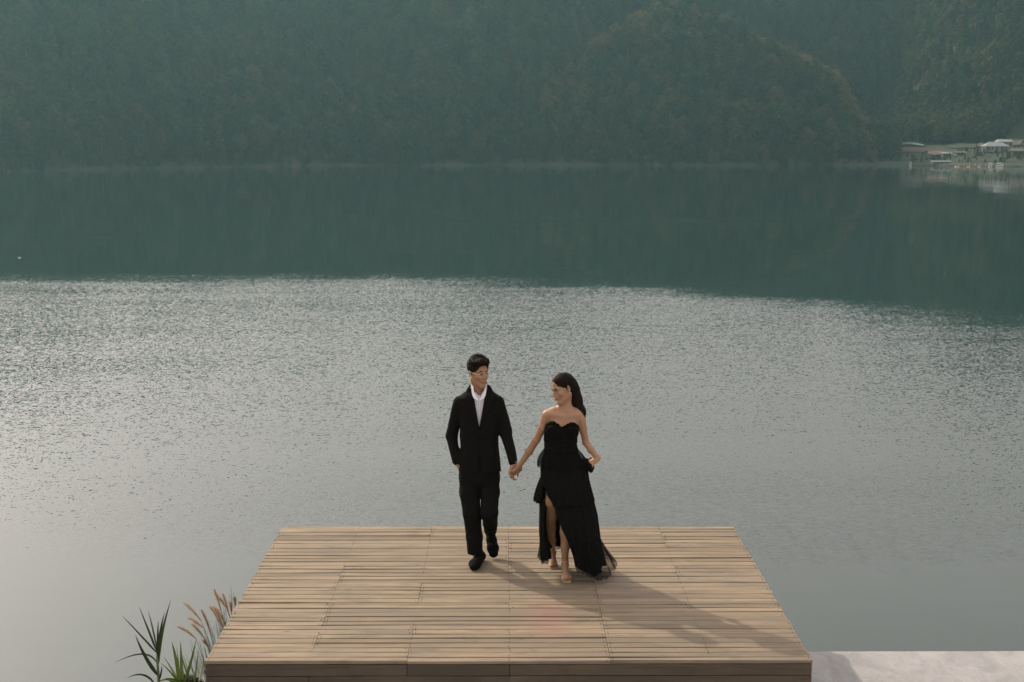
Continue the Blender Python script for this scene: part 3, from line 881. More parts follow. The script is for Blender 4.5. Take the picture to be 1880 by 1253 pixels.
for ri, (ya, yb) in enumerate(rows):
    if band_len <= 0:
        pattern = pats[int(rd.integers(0, len(pats)))]; band_len = int(rd.integers(2, 7))
    band_len -= 1
    if ri == 0: pattern = [-0.68, 0.73]
    cuts = [DX0 + rd.normal(0, 0.005)] + pattern + [DX1 + rd.normal(0, 0.005)]
    gap = float(rd.choice([0.0015, 0.003, 0.007], p=[0.58, 0.33, 0.09])) + rd.uniform(0, 0.001)
    for k in range(len(cuts)-1):
        a, b = cuts[k] + 0.0015, cuts[k+1] - 0.0015
        W = (yb - ya) - gap - (abs(rd.normal(0, 0.0009)))
        ang = 0.0
        if rd.uniform() < 0.15:                    # shrunken or skewed board leaves a dark wedge
            W -= rd.uniform(0.006, 0.016); ang = rd.uniform(-1, 1)*0.007/(b-a)*1.6
        me = plank_mesh(b - a, W, 0.022, rd, 4)
        o = bpy.data.objects.new('plank', me)
        o.location = ((a+b)/2 - DO[0], (ya+yb)/2 - DO[1] + rd.uniform(-0.001, 0.001), rd.normal(0, 0.0014) - 0.001 - DO[2])
        o.rotation_euler = (rd.normal(0, 0.010), 0, ang)
        link(o, deck); nplank += 1
        for jx in [a + 0.02] + [q for q in joists if a + 0.05 < q < b - 0.05] + [b - 0.02]:
            for fy in (0.25, 0.75):
                if rd.uniform() < 0.35: continue
                cxn = jx + rd.normal(0, 0.003); cyn = ya + (yb-ya)*fy + rd.normal(0, 0.004); rr = 0.0024
                nails.add([(cxn + rr*math.cos(t*math.pi/3), cyn + rr*math.sin(t*math.pi/3), 0.0035) for t in range(6)] +
                          [(cxn + rr*math.cos(t*math.pi/3), cyn + rr*math.sin(t*math.pi/3), -0.01) for t in range(6)],
                          [(0,1,2,3,4,5)] + [(t, 6+t, 6+(t+1) % 6, (t+1) % 6) for t in range(6)], 0)
no = nails.build('nail', M['nail'], deck, origin=DO); no['kind'] = 'stuff'
# joists and rim beams below the boards
for jx in joists + [DX0+0.09, DX1-0.09]:
    j = MB(); j.box((jx-0.03, DY0+0.05, -0.125), (jx+0.03, DY1-0.05, -0.026)); j.build('joist', M['under'], deck, origin=DO)
for by_ in (DY0+0.25, DY1-0.25):
    for bx_ in (-1.8, -0.6, 0.6, 1.8):
        j = MB(); j.box((bx_-0.05, by_-0.05, TZ+0.002), (bx_+0.05, by_+0.05, -0.128)); j.build('post', M['under'], deck, origin=DO)
# fascia boards
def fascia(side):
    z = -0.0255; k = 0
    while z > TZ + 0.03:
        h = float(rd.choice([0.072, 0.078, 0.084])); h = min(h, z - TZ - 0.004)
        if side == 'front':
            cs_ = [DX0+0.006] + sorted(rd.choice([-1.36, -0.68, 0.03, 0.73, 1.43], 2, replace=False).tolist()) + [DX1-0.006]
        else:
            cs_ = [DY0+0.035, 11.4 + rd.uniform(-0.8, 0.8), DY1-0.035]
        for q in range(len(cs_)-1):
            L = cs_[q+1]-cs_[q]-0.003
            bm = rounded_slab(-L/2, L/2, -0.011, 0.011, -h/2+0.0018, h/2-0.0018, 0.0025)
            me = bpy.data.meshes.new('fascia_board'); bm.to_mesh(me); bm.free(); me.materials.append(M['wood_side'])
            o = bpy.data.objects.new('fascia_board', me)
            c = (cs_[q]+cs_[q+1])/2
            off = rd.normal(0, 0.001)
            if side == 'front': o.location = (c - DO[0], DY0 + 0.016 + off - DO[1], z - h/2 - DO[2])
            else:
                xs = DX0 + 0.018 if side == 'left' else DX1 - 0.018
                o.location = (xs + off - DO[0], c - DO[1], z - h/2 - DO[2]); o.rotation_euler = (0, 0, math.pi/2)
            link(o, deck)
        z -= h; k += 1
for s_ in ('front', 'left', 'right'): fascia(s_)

# ------------------------------------------------------------------ plants left of the deck
def blade_mat(name, c1, c2):
    m = bpy.data.materials.new(name); m.use_nodes = True
    nt = m.node_tree; b = nt.nodes['Principled BSDF']
    oi = N(nt, 'ShaderNodeObjectInfo'); tc = N(nt, 'ShaderNodeTexCoord')
    n = noise_tex(nt, mapping(nt, tc.outputs['Object'], (30, 30, 3)).outputs[0], 1.0, 3)
    c = mixc(nt, oi.outputs['Random'], c1, c2)
    c = mixc(nt, 0.35, c, n.outputs['Color'], 'OVERLAY')
    nt.links.new(c, b.inputs['Base Color']); b.inputs['Roughness'].default_value = 0.5
    tr = N(nt, 'ShaderNodeBsdfTranslucent'); nt.links.new(c, tr.inputs['Color'])
    mx = N(nt, 'ShaderNodeMixShader'); mx.inputs[0].default_value = 0.35
    nt.links.new(b.outputs[0], mx.inputs[1]); nt.links.new(tr.outputs[0], mx.inputs[2]); nt.links.new(mx.outputs[0], nt.nodes['Material Output'].inputs['Surface'])
    return m
M['reed_leaf'] = blade_mat('reed_leaf', (0.035, 0.065, 0.025), (0.055, 0.09, 0.03))
M['bright_leaf'] = blade_mat('bright_leaf', (0.12, 0.19, 0.035), (0.20, 0.27, 0.06))
M['grass_blade'] = blade_mat('grass_blade', (0.09, 0.12, 0.05), (0.15, 0.18, 0.09))
M['plume'] = blade_mat('plume', (0.42, 0.31, 0.21), (0.52, 0.40, 0.28))
M['stem_g'] = mat('green_stem', (0.08, 0.12, 0.04), 0.6)
M['mulch'] = mat('dead_leaves', (0.055, 0.045, 0.03), 0.95)

def curve_pts(P0, P1, P2, n):
    return [P0*(1-t)**2 + P1*2*t*(1-t) + P2*t*t for t in [i/n for i in range(n+1)]]
def blade(parent, org, P0, P1, P2, w, m, name='leaf', n=10, face=Vector((0, -1, 0.25))):
    pts = curve_pts(P0, P1, P2, n); vv = []; ff = []
    for i, p in enumerate(pts):
        t = (pts[min(i+1, n)] - pts[max(i-1, 0)]).normalized()
        s_ = t.cross(face).normalized(); f = i/n
        ww = w*min(1, 0.45 + f*3)*(1 - f**2.2)*0.5 + 0.0006
        fold = face.normalized()*ww*0.5
        vv += [p - s_*ww + fold, p - fold*0.4, p + s_*ww + fold]
        vv += [p - s_*ww + fold - face.normalized()*0.0012, p - fold*0.4 - face.normalized()*0.0012, p + s_*ww + fold - face.normalized()*0.0012]
    for i in range(n):
        a, b = i*6, (i+1)*6
        ff += [(a, a+1, b+1, b), (a+1, a+2, b+2, b+1), (a+3, b+3, b+4, a+4), (a+4, b+4, b+5, a+5), (a, b, b+3, a+3), (a+2, a+5, b+5, b+2)]
    return mesh_obj(name, vv, ff, m, parent, True, org)
GZ = -1.95
# tall dark reed
Yr = 9.7
ro = Vector((pt(292, 1253, Yr).x + 0.01, Yr, GZ)); reed = empty('reed', ro)
tag(reed, 'tall dark green reed with fanned blades left of the white terrace corner', 'reed')
def q(u, v, Y=Yr): return pt(u, v, Y)
st = MB(); st.tube([ro, q(293, 1300), q(291, 1245), q(289, 1215), q(287.5, 1197)], [0.012, 0.011, 0.010, 0.008, 0.004], 7); st.build('stem', M['stem_g'], reed, True, ro)
node = (288, 1197)
for (n0, c, t_, w, dy) in [((288,1199),(262,1170),(224.5,1131),0.014,-0.05), ((288,1196),(272,1155),(255.5,1114.5),0.016,0.0), ((288,1190),(278,1140),(272,1122.5),0.012,0.1),
                        ((289,1206),(290,1160),(290.5,1140),0.016,0.0), ((290,1203),(293,1160),(302,1124.5),0.020,-0.1), ((291,1215),(293,1170),(313.5,1102),0.026,0.05),
                        ((290,1240),(265,1208),(248.5,1166),0.030,-0.1), ((288,1217),(272,1185),(211,1217),0.014,0.1), ((284,1256),(266,1228),(233.5,1245),0.016,-0.1),
                        ((290,1222),(294,1200),(295.5,1150),0.018,0.12), ((292,1250),(298,1232),(297,1222),0.014,-0.05)]:
    blade(reed, ro, q(*n0, Yr), q(*c, Yr+dy), q(*t_, Yr+2*dy), w*0.95, M['reed_leaf'])
# bright green clump
Yc = 9.85
co = Vector((pt(334, 1253, Yc).x, Yc, GZ)); clump = empty('grass_clump', co)
tag(clump, 'bright green broad bladed grass clump between the reed and the deck corner', 'grass')
def q2(u, v, d=0.0): return pt(u, v, Yc+d)
for (b_, c, t_, w, dy) in [((331,1262),(326,1212),(315,1178),0.030,0), ((336,1262),(333,1215),(331.5,1178),0.026,0.08), ((338,1255),(352,1218),(360,1174),0.022,-0.08),
                         ((333,1262),(322,1236),(300,1205),0.014,0.1), ((333,1262),(318,1236),(296,1218),0.014,-0.1), ((335,1262),(320,1238),(306,1214),0.014,0.1),
                         ((352,1262),(338,1225),(332,1195),0.012,0.05), ((345,1262),(325,1244),(302,1246),0.016,-0.1), ((341,1262),(310,1236),(283,1257),0.018,0.0),
                         ((330,1262),(330,1225),(324,1188),0.012,0.1), ((345,1258),(348,1230),(336,1203),0.010,0.1), ((356,1262),(360,1230),(365,1190),0.013,0.0), ((366,1250),(369,1230),(374,1205),0.012,0.1),
                         ((330,1262),(312,1250),(305,1245),0.014,0.0)]:
    root_ = Vector((co.x + random.uniform(-0.05, 0.05), Yc, GZ))
    P0 = q2(*b_)
    blade(clump, co, P0, q2(*c, dy), q2(*t_, 2*dy), w*1.0, M['bright_leaf'])
    s_ = MB(); s_.tube([root_, P0.lerp(root_, 0.5), P0], [0.006, 0.006, 0.005], 5); s_.build('stalk', M['stem_g'], clump, True, co)
# dark mound of dead leaves under the clump
mr = np.random.default_rng(3); mm = MB(); mc = pt(345, 1264, 9.9)
for i in range(420):
    a = mr.uniform(0, 6.28); rr = 0.13*math.sqrt(mr.uniform()); hh = (1 - (rr/0.13)**2)*0.10
    c = Vector((mc.x + rr*math.cos(a), mc.y + rr*math.sin(a), mc.z - 0.02 + hh + mr.uniform(-0.02, 0.02)))
    d = Vector(mr.normal(size=3)).normalized()*0.035; e = Vector(mr.normal(size=3)).normalized()*0.008
    mm.add([c-d, c+e, c+d, c-e], [(0,1,2),(0,2,3)])
mm.add([(mc.x-0.11, mc.y-0.15, GZ), (mc.x+0.11, mc.y-0.15, GZ), (mc.x+0.11, mc.y+0.17, GZ), (mc.x-0.11, mc.y+0.17, GZ), (mc.x-0.08, mc.y-0.1, mc.z+0.03), (mc.x+0.08, mc.y-0.1, mc.z+0.03), (mc.x+0.08, mc.y+0.1, mc.z+0.03), (mc.x-0.08, mc.y+0.1, mc.z+0.03)],
       [(0,1,5,4),(1,2,6,5),(2,3,7,6),(3,0,4,7),(4,5,6,7)])
tag(mm.build('dead_leaf_mound', M['mulch']), 'dark mound of dried grass beside the white terrace corner', 'mound')

# fountain grasses with plumes along the left edge of the deck
def plume(parent, org, a, b, seed):
    """fuzzy spike from base a to tip b"""
    r_ = np.random.default_rng(seed); mb = MB(); L = (b-a).length; d = (b-a).normalized()
    bend = Vector((0, 0, 0.012*L/0.15))
    pts = [a + (b-a)*f + bend*math.sin(math.pi*f) for f in [i/8 for i in range(9)]]
    mb.tube(pts, [0.002 + 0.004*math.sin(math.pi*min(1, 0.15 + i/9)) for i in range(9)], 6)
    for i in range(360):
        f = r_.uniform(0, 0.97); p = a + (b-a)*f + bend*math.sin(math.pi*f)
        o_ = Vector(r_.normal(size=3)); o_ -= d*o_.dot(d); o_.normalize()
        l_ = (0.026 + 0.015*r_.uniform())*math.sin(math.pi*min(0.93, 0.12 + f*0.85))
        tip = p + o_*l_*0.75 + d*l_*1.2
        s_ = d.cross(o_)*0.0011
        mb.add([p - s_, p + s_, tip], [(0,1,2)])
    mb.build('plume', M['plume'], parent, False, org)
def fountain(root_uv, Y, heads, blades, label, seed):
    rt = pt(root_uv[0], root_uv[1], Y); org = Vector((min(rt.x, -2.19), Y, GZ if Y < 12 else -1.9)); o = empty('fountain_grass', org)
    tag(o, label, 'grass', 'fountain grasses along the left deck edge')
    rr = np.random.default_rng(seed)
    for i, (tip, base, dy) in enumerate(heads):
        b = pt(tip[0], tip[1], Y+dy); a = pt(base[0], base[1], Y+dy*0.6)
        plume(o, org, a, b, seed*20+i)
        knee = Vector((min(a.x + 0.05, -2.12), a.y, a.z - 0.16)); 
        s_ = MB(); s_.tube([org + Vector((rr.uniform(-0.04, 0.04), rr.uniform(-0.05, 0.05), 0)), org.lerp(knee, 0.6) + Vector((0.0, 0, 0)), knee, a], [0.0028, 0.0025, 0.002, 0.0018], 5); s_.build('stalk', M['stem_g'], o, True, org)
    fr = np.random.default_rng(seed+77)
    extra = [((root_uv[0]-10-fr.uniform(0, 32), root_uv[1]-fr.uniform(-28, 22)), 0.003 + 0.002*fr.uniform(), fr.uniform(-0.15, 0.15)) for _ in range(16)]
    for (tip, w, dy) in list(blades) + extra:
        t_ = pt(tip[0], tip[1], Y+dy); P0 = org + Vector((rr.uniform(-0.06, 0.05), rr.uniform(-0.08, 0.08), 0))
        c = P0.lerp(t_, 0.55); c.x = min(max(c.x, P0.x) + 0.03, -2.13); c.z += 0.15
        blade(o, org, P0, c, t_, w, M['grass_blade'] if w < 0.016 else M['bright_leaf'], n=12)
fountain((432, 1125), 11.05, [((430,1097),(433,1113),0.0), ((423,1106),(425.5,1128),0.0)],
         [((423.5,1074),0.014,0.0), ((428.5,1088),0.014,0.05), ((421,1092),0.008,0.05), ((427,1100),0.007,-0.1)], 'farthest small fountain grass clump with upright green blades by the deck edge', 1)
fountain((418, 1150), 10.8, [((392.5,1081),(405.5,1120),0.0), ((393.3,1090.5),(416.8,1117),0.1), ((408.7,1089.7),(420,1128),0.05)],
         [((411,1118),0.004,0.0), ((400,1125),0.004,0.1), ((414,1112),0.004,0.0), ((408,1130),0.004,-0.1)], 'fountain grass clump with the three highest pinkish plumes beside the deck', 2)
fountain((404, 1175), 10.5, [((384.4,1112.4),(405.5,1149),0.0), ((395,1116),(413.6,1147),0.1), ((391,1113),(410,1153),-0.1), ((369,1118.8),(386.8,1162),0.0)],
         [((385,1140),0.004,0.0), ((397,1140),0.005,0.1), ((392,1150),0.004,0.0), ((402,1150),0.005,-0.1), ((380,1160),0.004,0.0)], 'fountain grass clump with four slender tan plumes midway along the deck edge', 3)
fountain((390, 1200), 10.2, [((336.6,1107.5),(369.8,1141),0.0), ((343,1135),(374.7,1154),0.1), ((351,1145.6),(376,1173),0.0), ((324.5,1151),(360,1173),-0.1), ((374,1176),(384,1191),0.0)],
         [((340,1200),0.004,0.0), ((352,1195),0.004,0.1), ((358,1185),0.004,0.0), ((366,1178),0.005,-0.1), ((372,1190),0.005,0.0), ((346,1215),0.004,0.1), ((362,1205),0.004,0.0), ((350,1175),0.004,0.0), ((368,1195),0.009,0.05), ((363,1215),0.008,0.1)],
         'nearest fountain grass clump with arching golden plumes leaning over the water', 4)

# ------------------------------------------------------------------ the couple
def surface_nets(Fd, lo, h):
    S = Fd < 0
    nx_, ny_, nz_ = Fd.shape
    acc = np.zeros((nx_-1, ny_-1, nz_-1, 3), np.float32); cnt = np.zeros((nx_-1, ny_-1, nz_-1), np.float32)
    c3 = [(0,0,0),(1,0,0),(0,1,0),(1,1,0),(0,0,1),(1,0,1),(0,1,1),(1,1,1)]
    sl = lambda c: tuple(slice(k, n_-1+k) for k, n_ in zip(c, (nx_, ny_, nz_)))
    for a in range(8):
        for b in range(a+1, 8):
            ca, cb = np.array(c3[a]), np.array(c3[b])
            if np.abs(ca-cb).sum() != 1: continue
            Fa, Fb_ = Fd[sl(c3[a])], Fd[sl(c3[b])]
            m = (Fa < 0) != (Fb_ < 0)
            t = np.where(m, Fa/np.where(m, Fa-Fb_, 1), 0)
            for ax in range(3):
                acc[..., ax] += np.where(m, ca[ax] + t*(cb[ax]-ca[ax]), 0)
            cnt += m
    act = cnt > 0
    idx = -np.ones(act.shape, np.int64); idx[act] = np.arange(act.sum())
    ijk = np.argwhere(act)
    Vv = (ijk + acc[act]/cnt[act][:, None])*h + np.array(lo)
    quads = []
    for ax in range(3):
        o1, o2 = [(1, 2), (2, 0), (0, 1)][ax]
        s0 = [slice(1, -1)]*3; s0[ax] = slice(0, -1); s1 = [slice(1, -1)]*3; s1[ax] = slice(1, None)
        A, B = S[tuple(s0)], S[tuple(s1)]
        e = np.argwhere(A != B); inside = A[A != B]
        e = e + np.array([0 if a == ax else 1 for a in range(3)])
        def ci_(d1, d2):
            q = e.copy(); q[:, o1] -= d1; q[:, o2] -= d2
            return idx[q[:, 0], q[:, 1], q[:, 2]]
        Q = np.stack([ci_(1, 1), ci_(0, 1), ci_(0, 0), ci_(1, 0)], -1)
        Q = np.where(inside[:, None], Q, Q[:, ::-1])
        quads.append(Q)
    return Vv, np.concatenate(quads)

class Field:
    def __init__(s, lo, hi, h):
        s.lo = np.array(lo, float); s.h = h
        s.n = np.ceil((np.array(hi, float)-s.lo)/h).astype(int)+1
        s.F = np.full(s.n, 0.5, np.float32)
        s.ax = [s.lo[i] + h*np.arange(s.n[i]) for i in range(3)]
    def region(s, lo, hi):
        a = [int(max(0, math.floor((lo[i]-s.lo[i])/s.h))) for i in range(3)]
        b = [int(min(s.n[i], math.ceil((hi[i]-s.lo[i])/s.h)+1)) for i in range(3)]
        if any(b[i] <= a[i] for i in range(3)): return None, None
        sl = tuple(slice(a[i], b[i]) for i in range(3))
        g = np.meshgrid(*[s.ax[i][a[i]:b[i]] for i in range(3)], indexing='ij')
        return sl, g
    def put(s, fn, lo, hi, k=0.01, op='u', pad=None):
        pad = (k + 0.02) if pad is None else pad
        sl, g = s.region([v-pad for v in lo], [v+pad for v in hi])
        if sl is None: return s
        d = fn(*g); A = s.F[sl]
        if op == 'u':
            hh = np.maximum(k-np.abs(A-d), 0)/k; s.F[sl] = np.minimum(A, d) - hh*hh*k/4
        else:
            d = -d; hh = np.maximum(k-np.abs(A-d), 0)/k; s.F[sl] = np.maximum(A, d) + hh*hh*k/4
        return s
    def rc(s, a, b, ra, rb, k=0.02, sq=None, op='u'):
        a = np.array(a, float); b = np.array(b, float); ab = b-a; L2 = max(1e-9, ab@ab); r = max(ra, rb)
        def fn(x, y, z):
            px_, py_, pz_ = x-a[0], y-a[1], z-a[2]
            t = np.clip((px_*ab[0]+py_*ab[1]+pz_*ab[2])/L2, 0, 1)
            qx_, qy_, qz_ = px_-t*ab[0], py_-t*ab[1], pz_-t*ab[2]
            if sq is not None:
                nv, f = sq; nv = np.array(nv)/np.linalg.norm(nv)
                dn = (qx_*nv[0]+qy_*nv[1]+qz_*nv[2])*(1/f-1)
                qx_, qy_, qz_ = qx_+dn*nv[0], qy_+dn*nv[1], qz_+dn*nv[2]
            return np.sqrt(qx_**2+qy_**2+qz_**2) - (ra + (rb-ra)*t)
        return s.put(fn, np.minimum(a, b)-r, np.maximum(a, b)+r, k, op)
    def chain(s, pts, rads, k=0.02, sq=None):
        for i in range(len(pts)-1): s.rc(pts[i], pts[i+1], rads[i], rads[i+1], k, sq)
        return s
    def ell(s, c, r, Rm=None, k=0.02, op='u'):
        c = np.array(c, float); r = np.array(r, float); Rm = np.eye(3) if Rm is None else np.array(Rm)
        def fn(x, y, z):
            p = [x-c[0], y-c[1], z-c[2]]
            q = [sum(Rm[j][i]*p[j] for j in range(3))/r[i] for i in range(3)]
            k0 = np.sqrt(q[0]**2+q[1]**2+q[2]**2)+1e-9
            k1 = np.sqrt((q[0]/r[0])**2+(q[1]/r[1])**2+(q[2]/r[2])**2)+1e-9
            return k0*(k0-1)/k1
        m = r.max() if np.abs(Rm-np.eye(3)).max() > 1e-6 else r
        return s.put(fn, c-m, c+m, k, op)
    def col(s, keys, k=0.02, n=2.3, cap=0.0):
        """elliptic column; keys (z, cx, cy, a, b) in falling z"""
        K = np.array(sorted(keys), float)
        def fn(x, y, z):
            f = lambda i: np.interp(z, K[:, 0], K[:, i])
            cx, cyy, a, b = f(1), f(2), f(3), f(4)
            q = (np.abs((x-cx)/a)**n + np.abs((y-cyy)/b)**n)**(1/n)
            d = (q-1)*np.minimum(a, b)
            return np.maximum(d, np.maximum(z-K[-1, 0], K[0, 0]-z))
        lo = [(K[:, 1]-K[:, 3]).min(), (K[:, 2]-K[:, 4]).min(), K[0, 0]]
        hi = [(K[:, 1]+K[:, 3]).max(), (K[:, 2]+K[:, 4]).max(), K[-1, 0]]
        return s.put(fn, lo, hi, k)
    def wob(s, amp, freq, seed=0, stretch=(1, 1, 1)):
        r_ = np.random.default_rng(seed)
        X, Y_, Zz = np.meshgrid(*s.ax, indexing='ij', sparse=True)
        tot = np.zeros(s.F.shape, np.float32)
        for i in range(7):
            d = r_.normal(size=3); d /= np.linalg.norm(d); fr = freq*r_.uniform(0.6, 1.7)
            tot += np.sin(fr*(d[0]*X*stretch[0]+d[1]*Y_*stretch[1]+d[2]*Zz*stretch[2]) + r_.uniform(0, 6.28)).astype(np.float32)
        s.F += amp*tot/3.0
        return s
    def obj(s, name, mats, parent, org, midx_fn=None):
        Vv, Q = surface_nets(s.F, s.lo, s.h)
        mi = None
        if midx_fn is not None:
            mi = midx_fn(Vv[Q].mean(1))
        o = np_mesh(name, Vv, Q, mats, parent, True, org, mi)
        return o

def rot(a, p=0.0, r=0.0):
    """yaw about z, pitch about local x (positive looks down), roll"""
    return np.array(Matrix.Rotation(a, 3, 'Z') @ Matrix.Rotation(p, 3, 'X') @ Matrix.Rotation(r, 3, 'Y'))
def XU(u, Y, z): return (u-927)/FPX*(Y*math.cos(PITCH)+(CAM_H-z)*math.sin(PITCH))
def A(v): return np.array(v, float)

def add_head(F, c, Rm, s=1.0, fem=False):
    c = A(c)
    L = lambda x, y, z: c + Rm @ (A((x, y, z))*s)
    F.ell(L(0, 0.012, 0.045), A((0.074, 0.094, 0.083))*s, Rm, 0.02)
    F.ell(L(0, -0.022, -0.02), A((0.062 if not fem else 0.058, 0.068, 0.086))*s, Rm, 0.03)
    jw = 0.046 if not fem else 0.038
    for sx in (-1, 1):
        F.rc(L(sx*jw, 0.0, -0.055), L(sx*0.012, -0.062, -0.100), 0.026*s, 0.020*s, 0.025)
        F.ell(L(sx*0.040, -0.055, -0.022), A((0.022, 0.022, 0.02))*s, Rm, 0.02)          # cheek
        F.ell(L(sx*0.031, -0.099, 0.010), A((0.020, 0.024, 0.013))*s, Rm, 0.012, 's')     # socket
        F.rc(L(sx*0.012, -0.082, 0.026), L(sx*0.046, -0.070, 0.026), 0.010*s, 0.008*s, 0.012)  # brow
        F.ell(L(sx*0.030, -0.070, 0.008), A((0.015, 0.012, 0.0105))*s, Rm, 0.006)          # lids
        F.ell(L(sx*0.0115, -0.098, -0.031), A((0.008, 0.010, 0.007))*s, Rm, 0.006)        # nostril wing
        Er = Rm @ np.array(Matrix.Rotation(sx*0.35, 3, 'Z'))
        F.ell(L(sx*0.079, 0.014, -0.002), A((0.007, 0.018, 0.030))*s, Er, 0.006)
        F.ell(L(sx*0.084, 0.008, 0.002), A((0.005, 0.009, 0.016))*s, Er, 0.004, 's')
    nb = 0.010 if not fem else 0.008
    F.rc(L(0, -0.084, 0.014), L(0, -0.106, -0.024), 0.007*s, nb*s, 0.012)
    F.ell(L(0, -0.106, -0.027), A((0.010, 0.009, 0.008))*s, Rm, 0.008)
    F.ell(L(0, -0.084, -0.050), A((0.024, 0.014, 0.012))*s, Rm, 0.015)
    F.ell(L(0, -0.094, -0.057), A((0.021, 0.008, 0.0055))*s, Rm, 0.006)
    F.ell(L(0, -0.092, -0.068), A((0.018, 0.009, 0.006))*s, Rm, 0.006)
    F.ell(L(0, -0.076, -0.103), A((0.018, 0.017, 0.015))*s, Rm, 0.02)
    return L

def add_hand(F, w, d, n, side, s=1.0, curl=(0.5, 0.6, 0.5), k=0.006, spread=0.0):
    """w wrist, d pointing direction, n palm normal, side +1/-1 puts the thumb"""
    w, d, n = A(w), A(d)/np.linalg.norm(d), A(n); n = n - d*(n@d); n /= np.linalg.norm(n)
    sd = np.cross(d, n)*side
    F.rc(w, w+d*0.03*s, 0.023*s, 0.026*s, 0.012, (n, 0.7))
    for o_ in (-0.022, -0.007, 0.008, 0.022):
        F.rc(w+d*0.02*s+sd*o_*0.6*s, w+d*0.082*s+sd*o_*s, 0.013*s, 0.0115*s, 0.010)
    lens = [0.058, 0.076, 0.082, 0.074]
    for i, o_ in enumerate((-0.032, -0.0115, 0.010, 0.031)):
        p = w + d*(0.085 - (0.010 if i == 0 else 0.0))*s + sd*o_*0.88*s
        dd = d + sd*o_*spread; dd /= np.linalg.norm(dd); ang = 0
        Lf = lens[i]*s; rad = 0.0082*s
        for j, fr in enumerate((0.45, 0.30, 0.25)):
            ang += curl[j]*(1 + 0.08*(1.5-i))
            v = dd*math.cos(ang) + n*math.sin(ang)
            q_ = p + v*Lf*fr
            F.rc(p, q_, rad, rad*0.92, k); p = q_; rad *= 0.92
    p = w + d*0.022*s + sd*0.024*s
    for (v, l_, ra, rb) in (((d*0.62+sd*0.72+n*0.25), 0.042, 0.014, 0.011), ((d*0.85+sd*0.25+n*0.45), 0.030, 0.011, 0.009), ((d*0.85-sd*0.1+n*0.5), 0.024, 0.009, 0.0075)):
        v = v/np.linalg.norm(v); q_ = p+v*l_*s; F.rc(p, q_, ra*s, rb*s, k); p = q_

def face_parts(L, Rm, parent, org, s, lipm):
    for sx in (-1, 1):
        e = MB()
        # upper lash line, iris
        e.tube([L(sx*0.018, -0.0840, 0.009), L(sx*0.026, -0.0855, 0.0125), L(sx*0.036, -0.0835, 0.0125), L(sx*0.045, -0.077, 0.009)], [0.0016*s, 0.0034*s, 0.0034*s, 0.0018*s], 5)
        e.build('eyelash', M['iris'], parent, True, org)
        w_ = MB(); w_.tube([L(sx*0.020, -0.0825, 0.0085), L(sx*0.031, -0.0850, 0.0080), L(sx*0.043, -0.0785, 0.0085)], [0.0015*s, 0.0036*s, 0.0015*s], 6); eye = w_.build('eye', M['eye_white'], parent, True, org)
        i_ = MB(); i_.tube([L(sx*0.031, -0.084, 0.0088), L(sx*0.031, -0.0890, 0.0088)], [0.0042*s, 0.0036*s], 8); i_.build('iris', M['iris'], eye, True, org)
        b_ = MB(); b_.tube([L(sx*0.014, -0.0915, 0.0265), L(sx*0.026, -0.0885, 0.0305), L(sx*0.038, -0.0825, 0.0300), L(sx*0.049, -0.071, 0.0255)], [0.0032*s, 0.0052*s, 0.0048*s, 0.0022*s], 5)
        b_.build('eyebrow', M['hair'], parent, True, org)
    l_ = MB()
    l_.tube([L(-0.021, -0.0905, -0.0605), L(-0.008, -0.1005, -0.0575), L(0, -0.1015, -0.0590), L(0.008, -0.1005, -0.0575), L(0.021, -0.0905, -0.0605)], [0.0010*s, 0.0036*s, 0.0034*s, 0.0036*s, 0.0010*s], 6)
    l_.tube([L(-0.020, -0.0900, -0.0625), L(-0.008, -0.0985, -0.0670), L(0.008, -0.0985, -0.0670), L(0.020, -0.0900, -0.0625)], [0.0010*s, 0.0042*s, 0.0042*s, 0.0010*s], 6)
    l_.build('lips', M[lipm], parent, True, org)

# ================================================================== MAN
YM = 11.72
def m(u, v, dy=0.0): return A(pt(u, v, YM+dy))
MO = A((XU(878, YM, 0), YM, 0.0))
man = empty('person', tuple(MO))
tag(man, 'man in black suit and open white shirt with glasses walking with one hand in pocket', 'person', 'couple walking hand in hand')
mh_c = m(878.5, 684.5, -0.01); mh_R = rot(R(34), R(5), R(-2))
F = Field((-0.62, 11.25, -0.01), (0.16, 12.2, 1.84), 0.0044)
mL = add_head(F, mh_c, mh_R, 0.98)
F.rc(mL(0, 0.022, -0.055), m(879, 730, 0.035), 0.055, 0.060, 0.03)
F.ell(mL(0, -0.045, -0.128)+A((0, 0.0, 0)), (0.013, 0.012, 0.018), mh_R, 0.02)
F.ell(m(879, 765, 0.02), (0.150, 0.090, 0.165), None, 0.05)
F.ell(m(880, 822, 0.0), (0.125, 0.085, 0.17), None, 0.05)
F.ell(m(880, 858, 0.0), (0.13, 0.085, 0.08), None, 0.04)
lw, rw = m(943.5, 852, -0.16), m(840.5, 850, -0.03)
F.chain([m(846, 742, 0.02), m(829, 800, 0.07), rw], [0.045, 0.036, 0.025], 0.02)
F.chain([m(913, 742, 0.02), m(929, 792, -0.02), lw], [0.045, 0.036, 0.025], 0.02)
F.chain([m(864, 868), m(866, 940, -0.06), m(873, 1016, 0.03)], [0.060, 0.05, 0.034], 0.03)
F.chain([m(897, 868), m(899, 940, -0.12), m(901, 972, 0.24)], [0.060, 0.05, 0.034], 0.03)
add_hand(F, lw, (-0.30, -0.05, -0.95), (0.75, -0.62, -0.15), -1, 0.98, (0.55, 0.75, 0.55))
add_hand(F, rw, (0.45, 0.0, -0.9), (0.6, 0.7, 0.2), 1, 0.98, (0.3, 0.4, 0.3))
F.obj('body', M['skin_m'], man, MO)
face_parts(mL, mh_R, man, MO, 1.0, 'lips_m')

